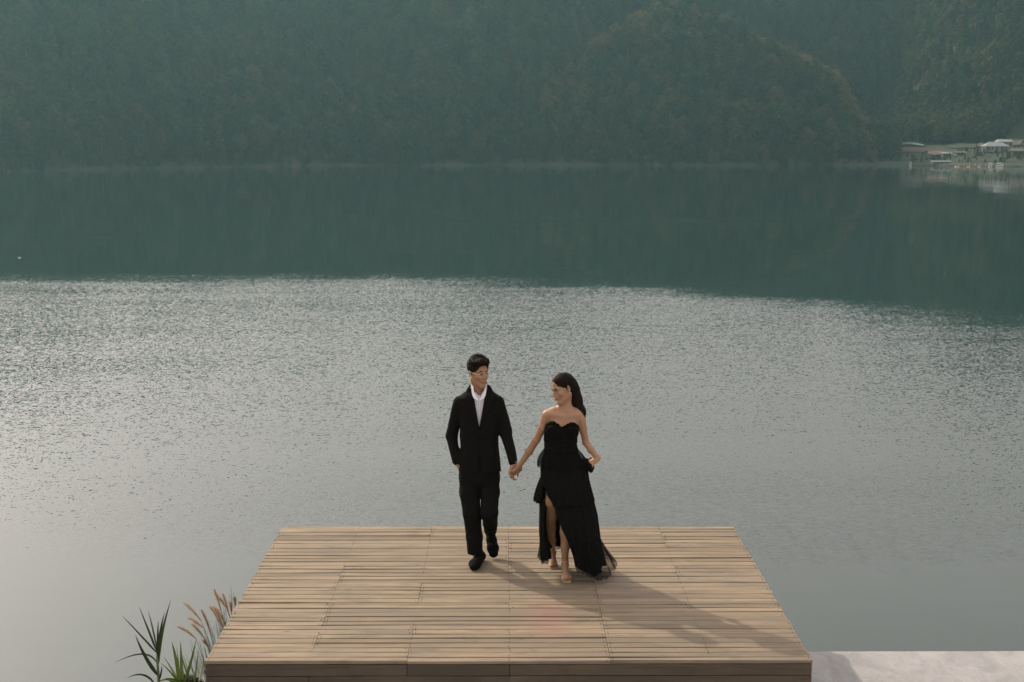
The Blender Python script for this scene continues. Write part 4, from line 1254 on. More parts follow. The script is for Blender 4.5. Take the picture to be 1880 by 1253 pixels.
# hair, short sides and a fuller textured top
Hf = Field(mh_c-0.17, mh_c+0.20, 0.0032)
Hf.ell(mL(0, 0.016, 0.052), (0.084, 0.102, 0.084), mh_R, 0.02)
Hf.ell(mL(0, -0.012, 0.106), (0.076, 0.088, 0.036), mh_R, 0.02)
Hf.ell(mL(0.0, -0.058, 0.104), (0.060, 0.036, 0.032), mh_R, 0.02)
Hf.ell(mL(0, -0.114, 0.018), (0.076, 0.067, 0.074), mh_R, 0.006, 's')
Hf.ell(mL(0, -0.075, -0.060), (0.120, 0.080, 0.076), mh_R, 0.012, 's')
Hf.ell(mL(0, 0.035, -0.125), (0.120, 0.120, 0.082), mh_R, 0.010, 's')
Hf.wob(0.0030, 300, 4)
hair = Hf.obj('hair', M['hair'], man, MO)
hr = np.random.default_rng(12); tf = MB()
for i in range(2600):
    a = hr.uniform(0, 6.28); el = hr.uniform(0.05, 1)
    d = A((math.cos(a)*math.sqrt(1-el*el), math.sin(a)*math.sqrt(1-el*el), el))
    base = mL(*(A((0, 0.004, 0.062)) + d*A((0.074, 0.094, 0.072))))
    lp = A((0, 0.004, 0.062)) + d*A((0.074, 0.094, 0.072))
    if lp[1] < -0.045 and lp[2] < 0.075: continue
    dirn = mh_R @ (d*A((0.8, 0.9, 1.3)) + A((0.25, -0.35, 0.2)) + hr.normal(size=3)*0.35); dirn /= np.linalg.norm(dirn)
    ln = hr.uniform(0.014, 0.032) * (0.5 + 0.8*el)
    sdv = np.cross(dirn, hr.normal(size=3)); sdv /= np.linalg.norm(sdv)+1e-6
    b0 = base + dirn*0.004
    tf.add([b0-sdv*0.0013, b0+sdv*0.0013, b0+dirn*ln], [(0,1,2)])
to = tf.build('hair_tufts', M['hair'], hair, False, MO); to['kind'] = 'stuff'

# glasses
gl = MB(); n_ = 14
for sx in (-1, 1):
    gl.tube([mL(sx*0.033 + 0.0235*math.cos(t), -0.100+0.006*abs(math.cos(t))*(1 if math.cos(t)*sx > 0 else 0), 0.006+0.0205*math.sin(t)) for t in [2*math.pi*i/n_ for i in range(n_)]], 0.0016, 5, 0, closed=True)
    gl.tube([mL(sx*0.056, -0.094, 0.012), mL(sx*0.072, -0.070, 0.013), mL(sx*0.079, -0.01, 0.012), mL(sx*0.083, 0.012, 0.016)], 0.0018, 5)
gl.tube([mL(-0.010, -0.101, 0.009), mL(0, -0.104, 0.012), mL(0.010, -0.101, 0.009)], 0.0011, 5)
gl.build('glasses', M['gold'], man, True, MO)

# shirt
def keysM(rows, Y0, yo=0.0, da=0.0, db=0.0):
    out = []
    for (v, xl, xr, b, *cyo) in rows:
        a_, b_ = pt(xl, v, Y0), pt(xr, v, Y0)
        out.append((a_.z, (a_.x+b_.x)/2, Y0+yo+(cyo[0] if cyo else 0), (b_.x-a_.x)/2+da, b+db))
    return out
jk = [(712, 866, 892, 0.07, 0.035), (717, 861, 898, 0.08, 0.03), (723, 850, 909, 0.09, 0.025), (730, 842, 917, 0.105, 0.02), (745, 841, 918, 0.118, 0.02), (765, 842.5, 917, 0.122, 0.01),
      (790, 845.5, 914.5, 0.112, 0), (805, 845, 914.5, 0.112, 0), (830, 843.5, 916.5, 0.12, 0), (864, 842, 920, 0.132, 0)]
Sf = Field((-0.50, 11.48, 0.75), (0.12, 11.95, 1.62), 0.005)
Sf.col(keysM([q_ for q_ in jk if q_[0] < 812], YM, 0, -0.022, -0.014), 0.02, 2.4)
nk = (mL(0, 0.022, -0.055), m(879, 730, 0.035))
Sf.chain([m(879, 722, 0.03), m(879, 708, 0.022)], [0.070, 0.063], 0.02)
Sf.rc(m(879, 690, 0.0), m(879, 731, 0.025), 0.057, 0.059, 0.004, None, 's')
zsn, zsm = m(880, 734, -0.1)[2], m(880, 712, -0.1)[2]
Sf.put(lambda x, y, z: np.maximum(np.abs(x-m(880, 720, -0.1)[0]) - np.clip((z-zsn)/(zsm-zsn), 0, 1.2)*0.056, np.maximum(y-(YM+0.01), zsn-z)), (-0.3, 11.5, zsn), (-0.1, YM+0.02, 1.62), 0.004, 's', 0.0)
Sf.wob(0.0016, 70, 3)
shirt = Sf.obj('shirt', M['shirt'], man, MO)
def front_y(x, z, K, n=2.3):
    K = np.array(sorted(K)); f = lambda i: np.interp(z, K[:, 0], K[:, i])
    q = min(0.98, abs((x-f(1))/f(3)))
    return f(2) - f(4)*(1-q**n)**(1/n)
def panel(name, rows, K, off, th, material, parent, org, n=2.4, nu=5):
    """thin cloth laid on a column's front; rows of (v, uL, uR)"""
    vv = []; R_ = len(rows)
    for (v, ul, ur) in rows:
        for j in range(nu+1):
            p = pt(ul+(ur-ul)*j/nu, v, YM-0.1 if org is MO else 11.3)
            yf = front_y(p.x, p.z, K, n)
            vv.append((p.x, yf-off, p.z))
    nv = len(vv)
    vv += [(x, y_+th, z) for (x, y_, z) in vv]
    ff = []
    for i in range(R_-1):
        for j in range(nu):
            a = i*(nu+1)+j; q_ = (a, a+nu+1, a+nu+2, a+1); ff += [q_, tuple(nv+t for t in reversed(q_))]
    rim_ = [j for j in range(nu+1)] + [i*(nu+1)+nu for i in range(1, R_)] + [(R_-1)*(nu+1)+j for j in range(nu-1, -1, -1)] + [i*(nu+1) for i in range(R_-2, 0, -1)]
    for i in range(len(rim_)):
        a, b = rim_[i], rim_[(i+1) % len(rim_)]; ff.append((a, b, nv+b, nv+a))
    return mesh_obj(name, vv, ff, material, parent, True, org)
KJ = keysM(jk, YM)
# collar: band round the neck with two pointed wings
cb = MB(); nb_ = 20; cc = m(879, 712, 0.024); zr = m(879, 706, 0)[2]
vv = []; ff = []
for i in range(nb_+1):
    ang = math.radians(-112 + 224*i/nb_)          # 0 is the nape
    up_ = 0.012*math.cos(ang)
    for (rr_, zz_) in ((0.0635, zr+up_), (0.0665, zr+up_), (0.0755, zr-0.035), (0.071, zr-0.035)):
        vv.append((cc[0]+rr_*math.sin(ang), cc[1]+rr_*math.cos(ang), zz_))
for i in range(nb_):
    for j in range(4): ff.append((i*4+j, i*4+(j+1) % 4, (i+1)*4+(j+1) % 4, (i+1)*4+j))
ff += [(3, 2, 1, 0), (nb_*4, nb_*4+1, nb_*4+2, nb_*4+3)]
mesh_obj('collar', vv, ff, M['shirt'], shirt, False, MO)
for sgn in (1, -1):
    rows_ = [(707.5, 864.6, 866.6), (713, 865.0, 869.0), (719, 865.8, 870.4), (724, 866.8, 872.8), (728, 868.4, 875.4), (731, 870.5, 877.6), (734, 876.0, 879.2)]
    vv = []; ff = []
    for (v_, ul, ur) in rows_:
        f_ = (v_-707.5)/28.5
        for j in range(4):
            u_ = ul + (ur-ul)*j/3
            if sgn < 0: u_ = 1758.6 - u_
            p_ = pt(u_, v_, YM-0.06); vv.append((p_.x, YM+0.000 - 0.112*f_**0.8 - 0.008*(j/3), p_.z))
    nv = len(vv); vv += [(x, y_+0.003, z) for (x, y_, z) in vv]
    for i in range(len(rows_)-1):
        for j in range(3):
            a_ = i*4+j; q_ = (a_, a_+4, a_+5, a_+1)
            ff += [q_, tuple(nv+t for t in reversed(q_))]
        ff += [(i*4, nv+i*4, nv+i*4+4, i*4+4), (i*4+3, i*4+7, nv+i*4+7, nv+i*4+3)]
    mesh_obj('collar_wing', vv, ff, M['shirt'], shirt, False, MO)
KS = keysM([q_ for q_ in jk if q_[0] < 812], YM, 0, -0.022, -0.014)
panel('placket', [(v, 878.2, 881.8) for v in (728, 740, 752, 764, 776, 786)], KS, 0.004, 0.003, M['shirt'], shirt, MO, nu=2)
# jacket
Jf = Field((-0.56, 11.38, 0.70), (0.16, 12.02, 1.66), 0.005)
Jf.col(KJ, 0.02, 2.4)
Jf.chain([m(843.5, 740, 0.02), m(829, 800, 0.07), m(838.5, 846, -0.02)], [0.056, 0.049, 0.040], 0.022)
Jf.chain([m(914.5, 740, 0.02), m(928.5, 792, -0.02), m(942, 848, -0.15)], [0.056, 0.051, 0.038], 0.022)
Jf.rc(m(879, 708, 0.045), m(879, 722, 0.03), 0.073, 0.085, 0.02)
zc = m(880, 787, -0.1)[2]; zt_ = m(880, 712, -0.05)[2]; cxm = m(880, 760, -0.1)[0]
def vcut(x, y, z):
    w = np.clip((z-zc)/(zt_-zc), 0, 1.3)*0.066
    return np.maximum(np.abs(x-cxm)*0.97 - w, np.maximum(y-(YM+0.01), zc-0.01-z))
Jf.put(vcut, (cxm-0.1, 11.45, zc-0.02), (cxm+0.1, YM+0.03, 1.66), 0.004, 's')
Jf.rc(m(879, 690, 0.0), m(879, 735, 0.022), 0.0655, 0.070, 0.006, None, 's')
zh = m(880, 863, 0)[2]
# hem opening below the button
zb_ = m(880, 822, -0.1)[2]
Jf.put(lambda x, y, z: np.maximum(np.abs(x-cxm-0.003)-0.10*np.maximum(zb_-z, 0)**1.3*1.2-0.001, np.maximum(y-YM, z-zb_)), (cxm-0.1, 11.45, zh-0.02), (cxm+0.1, YM, zb_), 0.004, 's')
Jf.wob(0.0028, 42, 8, (1, 1, 0.7))
jacket = Jf.obj('jacket', M['suit'], man, MO)
lap_l = [(711, 862, 866), (718, 857, 868.0), (726, 853, 869.6), (734, 850.5, 871), (735.5, 855, 871.2), (742, 858, 872.4), (754, 863, 874.6), (768, 869, 877), (780, 875, 879.2), (788, 879.0, 880.6)]
lap_r = [(v, 880+(880-b), 880+(880-a)) for (v, a, b) in lap_l]
panel('lapel', lap_l, KJ, 0.009, 0.006, M['suit'], jacket, MO)
panel('lapel', lap_r, KJ, 0.009, 0.006, M['suit'], jacket, MO)
bt = MB(); bp = m(880.5, 804, -0.1); by0 = front_y(bp[0], bp[2], KJ, 2.4); bt.tube([(bp[0], by0-0.002, bp[2]), (bp[0], by0-0.008, bp[2])], 0.009, 10); bt.build('button', M['shoe'], jacket, True, MO)
pk = MB(); pk_p = m(906, 762, -0.1); py0 = front_y(pk_p[0], pk_p[2], KJ, 2.4); pk.box((pk_p[0]-0.045, py0-0.006, pk_p[2]-0.010), (pk_p[0]+0.04, py0+0.02, pk_p[2]+0.010)); pk.build('breast_pocket', M['suit'], jacket, False, MO)
# cuffs
for (a, b, r0) in ((m(941.5, 845.5, -0.145), m(943.2, 851.5, -0.158), 0.034), (m(837.5, 842, -0.015), m(839.7, 849.5, -0.028), 0.034)):
    cf = MB(); cf.tube([a, a + (b-a)*0.95, b], [r0*0.95, r0, r0*0.97], 14); cf.build('cuff', M['shirt'], shirt, True, MO)
# trousers
Tf = Field((-0.50, 11.42, 0.0), (0.06, 12.16, 0.98), 0.005)
Tf.col(keysM([(822, 848, 912, 0.10), (850, 845, 917, 0.112), (872, 843.5, 918, 0.115), (884, 846, 916, 0.108), (894, 856, 906, 0.08)], YM), 0.02, 2.3)
Tf.chain([m(862.5, 880, 0.0), m(862.5, 905, -0.02), m(866.5, 942, -0.05), m(871, 985, 0.0), m(872.8, 1016, 0.03)], [0.088, 0.084, 0.076, 0.069, 0.066], 0.02)
Tf.chain([m(899, 880, 0.0), m(899.5, 905, -0.04), m(899, 941, -0.13)], [0.086, 0.079, 0.072], 0.02)
Tf.chain([m(899, 941, -0.13), m(900, 962, 0.10), m(900.5, 974, 0.25)], [0.070, 0.062, 0.055], 0.02)
zhem = m(873, 1018.5, 0)[2]
Tf.put(lambda x, y, z: z-zhem, (-0.45, 11.5, 0.0), (XU(888, YM, 0), 11.95, zhem), 0.004, 's', 0.0)
Tf.wob(0.0020, 48, 5, (1, 1, 0.8))
Tf.obj('trousers', M['suit'], man, MO)
# shoes
def shoe(pts, rads, leg, flatten):
    lo = np.min(pts, 0)-0.09; hi = np.max(pts+[leg], 0)+0.09; lo[2] = max(lo[2], -0.01)
    Qf = Field(lo, hi, 0.0042)
    Qf.chain(pts, rads, 0.02, ((0, 0, 1), 0.85) if flatten else ((0.0, 1.0, 0.5), 0.8))
    Qf.rc(pts[0]+A((0, 0, 0.01)), leg, rads[0]*0.95, 0.036, 0.03)
    if flatten: Qf.put(lambda x, y, z: z-0.004, (lo[0], lo[1], -0.01), (hi[0], hi[1], 0.004), 0.004, 's', 0.0)
    return Qf.obj('shoe', M['shoe'], man, MO)
def G(u, Y, z): return A((XU(u, Y, z), Y, z))
shoe([G(882, 11.80, 0.040), G(877, 11.70, 0.038), G(871.5, 11.60, 0.034), G(870, 11.545, 0.028)], [0.041, 0.044, 0.050, 0.038], G(874, 11.755, 0.13), True)
sh2 = shoe([m(900, 976, 0.26), m(902.5, 992, 0.20), m(905, 1007, 0.16), m(906, 1016.5, 0.13)], [0.040, 0.043, 0.049, 0.040], m(900.5, 970, 0.24), False)

# ================================================================== WOMAN
YW = 11.38
def w(u, v, dy=0.0): return A(pt(u, v, YW+dy))
WO = A((XU(1036, YW, 0), YW, 0.0))
wom = empty('person', tuple(WO))
tag(wom, 'woman in strapless black tiered gown with thigh slit looking down toward the man beside her', 'person', 'couple walking hand in hand')
wh_c = w(1033, 713.5, 0.0); wh_R = rot(R(-60), R(17), R(-5))
F = Field((-0.04, 10.98, 0.0), (0.92, 11.86, 1.72), 0.0044)
wL = add_head(F, wh_c, wh_R, 0.94, True)
F.rc(wL(0, 0.020, -0.055), w(1037, 756, 0.03), 0.045, 0.048, 0.03)
F.rc(w(1037, 750, 0.035), w(1037, 764, 0.03), 0.045, 0.05, 0.04)
F.rc(w(1005, 761, 0.02), w(1066, 765, 0.02), 0.036, 0.034, 0.05)
F.rc(w(1018, 758, 0.03), w(1055, 760, 0.03), 0.045, 0.045, 0.05)
F.rc(w(1033, 764, -0.035), w(1008, 760, -0.01), 0.009, 0.009, 0.02); F.rc(w(1039, 764, -0.035), w(1064, 762, -0.01), 0.009, 0.009, 0.02)
F.ell(w(1034.5, 784, 0.015), (0.128, 0.082, 0.115), None, 0.05)
for u_ in (1021, 1048): F.ell(w(u_, 787, -0.060), (0.052, 0.045, 0.05), None, 0.03)
F.ell(w(1031, 825, 0.01), (0.108, 0.075, 0.12), None, 0.05)
F.ell(w(1036, 868, 0.02), (0.150, 0.10, 0.12), None, 0.05)
wr, wl = w(955.5, 853, 0.16), w(1098, 842, -0.02)
F.chain([w(1003, 764, 0.02), w(996, 785, 0.03), w(985, 808, 0.07), w(972, 829, 0.12), wr], [0.039, 0.034, 0.029, 0.029, 0.0195], 0.016)
F.chain([w(1067, 768, 0.02), w(1070, 788, 0.03), w(1075, 812, 0.06), w(1085, 826, 0.03), wl], [0.036, 0.031, 0.027, 0.027, 0.019], 0.016)
add_hand(F, wr, (-0.55, 0.02, -0.82), (-0.5, 0.80, 0.25), 1, 0.90, (0.45, 0.7, 0.5))
add_hand(F, wl, (-0.80, -0.10, -0.55), (-0.25, 0.5, -0.8), -1, 0.90, (0.75, 0.9, 0.7))
yR, yL_ = 11.69, 11.335
F.chain([w(1020, 872, 0.02), w(1012, 918, -0.03), A(pt(1011.5, 946, 11.42)), A(pt(1010.5, 970, 11.52)), A(pt(1012.5, 992, 11.61)), G(1014, yR, 0.112)], [0.085, 0.066, 0.048, 0.046, 0.036, 0.0235], 0.02)
F.chain([w(1046, 872, 0.0), w(1041, 920, -0.03), A(pt(1039, 952, 11.28)), A(pt(1038.5, 978, 11.30)), A(pt(1037.5, 1005, 11.31)), G(1037, yL_, 0.112)], [0.085, 0.066, 0.048, 0.045, 0.034, 0.0235], 0.02)
def foot(F, an, toeY, u0, u1):
    hl = G(u0, an[1]+0.035, 0.082); ball = G((u0+u1)/2+1, toeY+0.055, 0.033); tip = G(u1, toeY+0.012, 0.020)
    F.chain([an, hl], [0.024, 0.025], 0.02)
    F.rc(an+A((0, -0.01, -0.01)), ball+A((0, 0, 0.008)), 0.027, 0.026, 0.025)
    F.rc(hl, ball, 0.024, 0.024, 0.02)
    for i, o_ in enumerate((-0.026, -0.011, 0.002, 0.014, 0.025)):
        ln = (0.048, 0.046, 0.040, 0.034, 0.027)[i if u0 > 1020 else i] * 0.9
        F.rc(ball+A((o_*0.8, 0.01, 0)), A((tip[0]+o_, ball[1]-ln, 0.019)), 0.012, 0.0095 if i == 0 else 0.0080, 0.006)
    return hl, ball, tip
ftR = foot(F, G(1014, yR, 0.112), 11.565, 1013, 1016.5)
ftL = foot(F, G(1037, yL_, 0.112), 11.185, 1036, 1041)
F.obj('body', M['skin_w'], wom, WO)
face_parts(wL, wh_R, wom, WO, 0.95, 'lips_w')
# sandals
def sandal(ft, an, inner):
    hl, ball, tip = ft
    s_o = MB(); n1 = 12; vv = []
    for i in range(n1+1):
        f = i/n1
        y_ = tip[1]-0.012 + (hl[1]+0.022-(tip[1]-0.012))*f
        x_ = tip[0] + (hl[0]-tip[0])*f
        zz_ = 0.004 + 0.062*max(0, (f-0.32)/0.68)**1.25
        wd = 0.036*math.sin(math.pi*min(0.97, 0.22+f*0.9))**0.6*(1.0 if f < 0.5 else 0.85)
        vv += [(x_-wd, y_, zz_), (x_+wd, y_, zz_), (x_+wd, y_, zz_+0.006), (x_-wd, y_, zz_+0.006)]
    ff = []
    for i in range(n1):
        for j in range(4): ff.append((i*4+j, (i+1)*4+j, (i+1)*4+(j+1) % 4, i*4+(j+1) % 4))
    ff += [(0, 1, 2, 3), (n1*4+3, n1*4+2, n1*4+1, n1*4)]
    s_o.add(vv, ff); sd = s_o.build('sandal', M['sole'], wom, False, WO)
    h_ = MB(); h_.tube([(hl[0], hl[1]+0.012, 0.068), (hl[0], hl[1]+0.018, 0.03), (hl[0], hl[1]+0.018, 0.001)], [0.013, 0.006, 0.005], 8); h_.build('heel', M['gold'], sd, True, WO)
    def ringp(c, rx, ry, tilt, n=18):
        return [(c[0]+rx*math.cos(t), c[1]+ry*math.sin(t), c[2]+tilt*math.sin(t)) for t in [2*math.pi*i/n for i in range(n)]]
    for dz, rr_ in ((0.008, 0.0262), (0.022, 0.0265), (0.034, 0.0275)):
        r_ = MB(); r_.tube(ringp(an+A((0, 0.0, dz)), rr_+0.001, rr_+0.001, 0.006), 0.0040, 6, 0, closed=True); r_.build('strap', M['gold'], sd, True, WO)
    for yy_, hh in ((0.012, 0.054), (-0.008, 0.044)):
        t_ = MB(); t_.tube([(ball[0]-0.037, ball[1]+yy_, 0.012), (ball[0]-0.026, ball[1]+yy_, hh-0.006), (ball[0], ball[1]+yy_-0.004, hh+0.008), (ball[0]+0.026, ball[1]+yy_, hh-0.006), (ball[0]+0.037, ball[1]+yy_, 0.012)], 0.0060, 6); t_.build('strap', M['gold'], sd, True, WO)
    j_ = MB(); jr_ = np.random.default_rng(4)
    for i in range(16):
        c_ = A((ball[0]+jr_.uniform(-0.022, 0.022), ball[1]+jr_.uniform(-0.012, 0.016), 0.060+jr_.uniform(-0.004, 0.006))); q = 0.0065
        j_.add([c_+A((q,0,0)), c_-A((q,0,0)), c_+A((0,q,0)), c_-A((0,q,0)), c_+A((0,0,q)), c_-A((0,0,q))], [(0,2,4),(2,1,4),(1,3,4),(3,0,4),(2,0,5),(1,2,5),(3,1,5),(0,3,5)])
    j_.build('crystals', M['jewel'], sd, False, WO)
    for k_ in (0.0, 1.0):
        b_ = MB(); b_.tube([ (an[0]+(0.024 if k_ else -0.024), an[1]+0.01, an[2]+0.01), (hl[0]+(0.026 if k_ else -0.026), hl[1], hl[2]), (hl[0]+(0.024 if k_ else -0.024), hl[1], 0.066)], 0.0026, 5); b_.build('strap', M['gold'], sd, True, WO)
    for i, o_ in enumerate((-0.026, -0.011, 0.002, 0.014, 0.025)):
        ln = (0.048, 0.046, 0.040, 0.034, 0.027)[i]*0.9; c_ = (tip[0]+o_, ball[1]-ln-0.003, 0.026)
        t_ = MB(); t_.tube([(c_[0], c_[1]+0.004, c_[2]), (c_[0], c_[1]-0.005, c_[2]-0.002)], [0.005, 0.004], 6); t_.build('toenail', M['nailpolish'], sd, True, WO)
sandal(ftR, G(1014, yR, 0.112), 1); sandal(ftL, G(1037, yL_, 0.112), -1)
# earring
er = MB(); ep = wL(0.082, 0.012, -0.036); er.tube([ep, ep-A((0, 0, 0.004))], [0.004, 0.003], 8); er.build('earring', M['gold'], wom, True, WO)

# hair
Hf = Field(wh_c-A((0.16, 0.18, 0.34)), wh_c+A((0.32, 0.24, 0.17)), 0.0034)
Hf.ell(wL(0, 0.018, 0.052), A((0.083, 0.100, 0.083))*0.94, wh_R, 0.02)
Hf.ell(wL(0.0, 0.060, 0.010), A((0.074, 0.070, 0.085))*0.94, wh_R, 0.03)
fc = [(0.0, -0.110, -0.018, 0.054, 0.075, 0.086)]
Hf.ell(wL(0.0, -0.116, -0.005), A((0.058, 0.088, 0.098)), wh_R, 0.012, 's')
Hf.ell(wL(0.060, -0.050, -0.050), A((0.045, 0.055, 0.058)), wh_R, 0.010, 's')
Hf.ell(wL(-0.060, -0.050, -0.060), A((0.045, 0.055, 0.058)), wh_R, 0.010, 's')
Hf.rc(wL(0.088, -0.015, -0.035), wL(0.086, 0.018, -0.004), 0.022, 0.018, 0.008, None, 's')
Hf.chain([w(1047, 706, 0.06), w(1053, 722, 0.075), w(1056, 737, 0.075), w(1062, 748, 0.06), w(1070, 755, 0.03), w(1073.5, 762, 0.0)], [0.058, 0.052, 0.046, 0.032, 0.019, 0.007], 0.03)
Hf.ell(w(1062, 734, 0.07), (0.036, 0.042, 0.042), None, 0.02)
Hf.ell(w(1068, 715, 0.07), (0.018, 0.06, 0.018), None, 0.03, 's')
Hf.wob(0.0016, 120, 2)
whair = Hf.obj('hair', M['hair'], wom, WO)
sr = np.random.default_rng(31); sm_ = MB()
for i in range(170):
    a = sr.uniform(0, 6.28); rr = math.sqrt(sr.uniform())
    o1 = A((math.cos(a)*rr, math.sin(a)*rr, math.sin(a+1)*rr*0.5))
    path = [w(1044, 700, 0.06)+o1*0.050, w(1053, 718, 0.075)+o1*0.053, w(1057, 735, 0.075)+o1*0.049, w(1063, 747, 0.055)+o1*0.034, w(1070, 754, 0.03)+o1*0.022, w(1073+sr.uniform(-3, 3), 762+sr.uniform(-4, 5), 0.0)+o1*0.012]
    fine = []
    for j in range(len(path)-1):
        for t in (0, 0.5): fine.append(path[j]*(1-t)+path[j+1]*t + A((0.004*math.sin(j*2.2+t*2+i), 0, 0.003*math.cos(j*2+i))))
    fine.append(path[-1])
    sm_.tube(fine, [0.0016]*8+[0.0013, 0.001, 0.0005], 3)
so = sm_.build('hair_strands', M['hair'], whair, True, WO); so['kind'] = 'stuff'
pm = MB(); pm.tube([wL(0.004, -0.073, 0.100), wL(0.003, -0.050, 0.121), wL(0.002, -0.020, 0.1335), wL(0.001, 0.005, 0.1385)], [0.0030, 0.0030, 0.0026, 0.0012], 6); pm.build('hair_parting', M['skin_w'], whair, True, WO)

# bodice
bk = [(772, 1003, 1063, 0.095, 0.0), (780, 1001.5, 1063, 0.098, 0.0), (790, 999.5, 1062.5, 0.098, 0.0), (802, 998.8, 1060.5, 0.092, 0.005), (815, 999.5, 1059, 0.088, 0.01), (826, 1000, 1060, 0.088, 0.01), (836, 999, 1061.5, 0.094, 0.01)]
KB = keysM(bk, YW)
Bf = Field((0.26, 11.16, 1.05), (0.66, 11.55, 1.42), 0.004)
Bf.col(KB, 0.02, 2.3)
for u_ in (1020.5, 1048.5): Bf.ell(w(u_, 788, -0.062), (0.060, 0.052, 0.052), None, 0.03)
su = np.array([1000, 1005, 1011, 1017, 1023, 1028, 1032, 1037, 1043, 1049, 1055, 1060, 1064], float)
svv = np.array([788, 782, 777.5, 776, 778, 783, 786, 782.5, 778.5, 777, 778, 781.5, 788], float)
zx = np.array([w(a, b, -0.1) for a, b in zip(su, svv)])
def topcut(x, y, z):
    return (np.interp(x, zx[:, 0], zx[:, 2]) + 0.0035*np.sin(x*310) + 0.003*np.sin(x*190+1)) - z
Bf.put(topcut, (0.26, 11.16, 1.22), (0.66, 11.55, 1.42), 0.004, 's', 0.0)
Bf.wob(0.0034, 150, 6)
bod = Bf.obj('bodice', M['dress'], wom, WO)
# lace edging: small petals along the neckline
lc = MB(); lr_ = np.random.default_rng(8)
for i in range(120):
    u_ = 1002 + 61*i/119; v_ = float(np.interp(u_, su, svv)) + lr_.uniform(-1, 2.5)
    p = w(u_, v_, -0.1); yf = front_y(p[0], p[2], KB, 2.3)
    if 1010 < u_ < 1030 or 1038 < u_ < 1060: yf = min(yf, YW-0.062-0.042)
    c_ = A((p[0], yf-0.004+lr_.uniform(-0.003, 0.003), p[2])); q = lr_.uniform(0.005, 0.009)
    d1 = lr_.normal(size=3); d1[1] *= 0.4; d1 /= np.linalg.norm(d1); d2 = np.cross(d1, A((0, 1, 0))); d2 /= np.linalg.norm(d2)
    lc.add([c_-d1*q, c_-d2*q*0.7, c_+d1*q, c_+d2*q*0.7, c_-A((0, 0.004, 0))], [(0,1,4),(1,2,4),(2,3,4),(3,0,4),(3,2,1,0)])
lo_ = lc.build('lace_edge', M['dress'], bod, False, WO)

# skirt: a ring that opens at the slit, gathered in tiers
sk = [(826, 1000, 1060, 0.090), (840, 997, 1066, 0.105), (862, 993.5, 1079, 0.130), (880, 994, 1081, 0.165), (900, 992.5, 1085, 0.200), (925, 992, 1090.5, 0.235), (945, 992, 1095, 0.260),
      (970, 991.5, 1098, 0.275), (990, 992.5, 1100, 0.280), (1010, 993.5, 1104, 0.285), (1030, 994, 1109, 0.29), (1060, 994, 1112, 0.29)]
SK = np.array(sorted([(pt(1036, v, YW).z, (pt(xl, v, YW).x+pt(xr, v, YW).x)/2, (pt(xr, v, YW).x-pt(xl, v, YW).x)/2, b) for v, xl, xr, b in sk]))
slR = sorted([(pt(1001, v, YW-0.12).z, pt(u_, v, YW-0.18).x) for v, u_ in ((893, 1001.5), (912, 1009), (930, 1018.5), (950, 1025), (965, 1031), (985, 1041), (1000, 1047), (1020, 1053), (1036, 1056), (1060, 1060))])
slL = sorted([(pt(1001, v, YW-0.12).z, pt(u_, v, YW-0.15).x) for v, u_ in ((893, 1001.5), (930, 1000), (965, 999.5), (1000, 1003), (1020, 1007), (1060, 1008))])
slR, slL = np.array(slR), np.array(slL)
def skirt_pt(z, ph, extra=0.0):
    cx = np.interp(z, SK[:, 0], SK[:, 1]); a = np.interp(z, SK[:, 0], SK[:, 2])+extra; b = np.interp(z, SK[:, 0], SK[:, 3])+extra
    return A((cx + a*math.sin(ph), YW+0.03 - b*math.cos(ph), z))
def slit_angles(z):
    cx = np.interp(z, SK[:, 0], SK[:, 1]); a = np.interp(z, SK[:, 0], SK[:, 2])
    xr_ = np.interp(z, slR[:, 0], slR[:, 1]); xl_ = np.interp(z, slL[:, 0], slL[:, 1])
    return math.asin(max(-0.98, min(0.98, (xr_-cx)/a))), math.asin(max(-0.98, min(0.98, (xl_-cx)/a)))
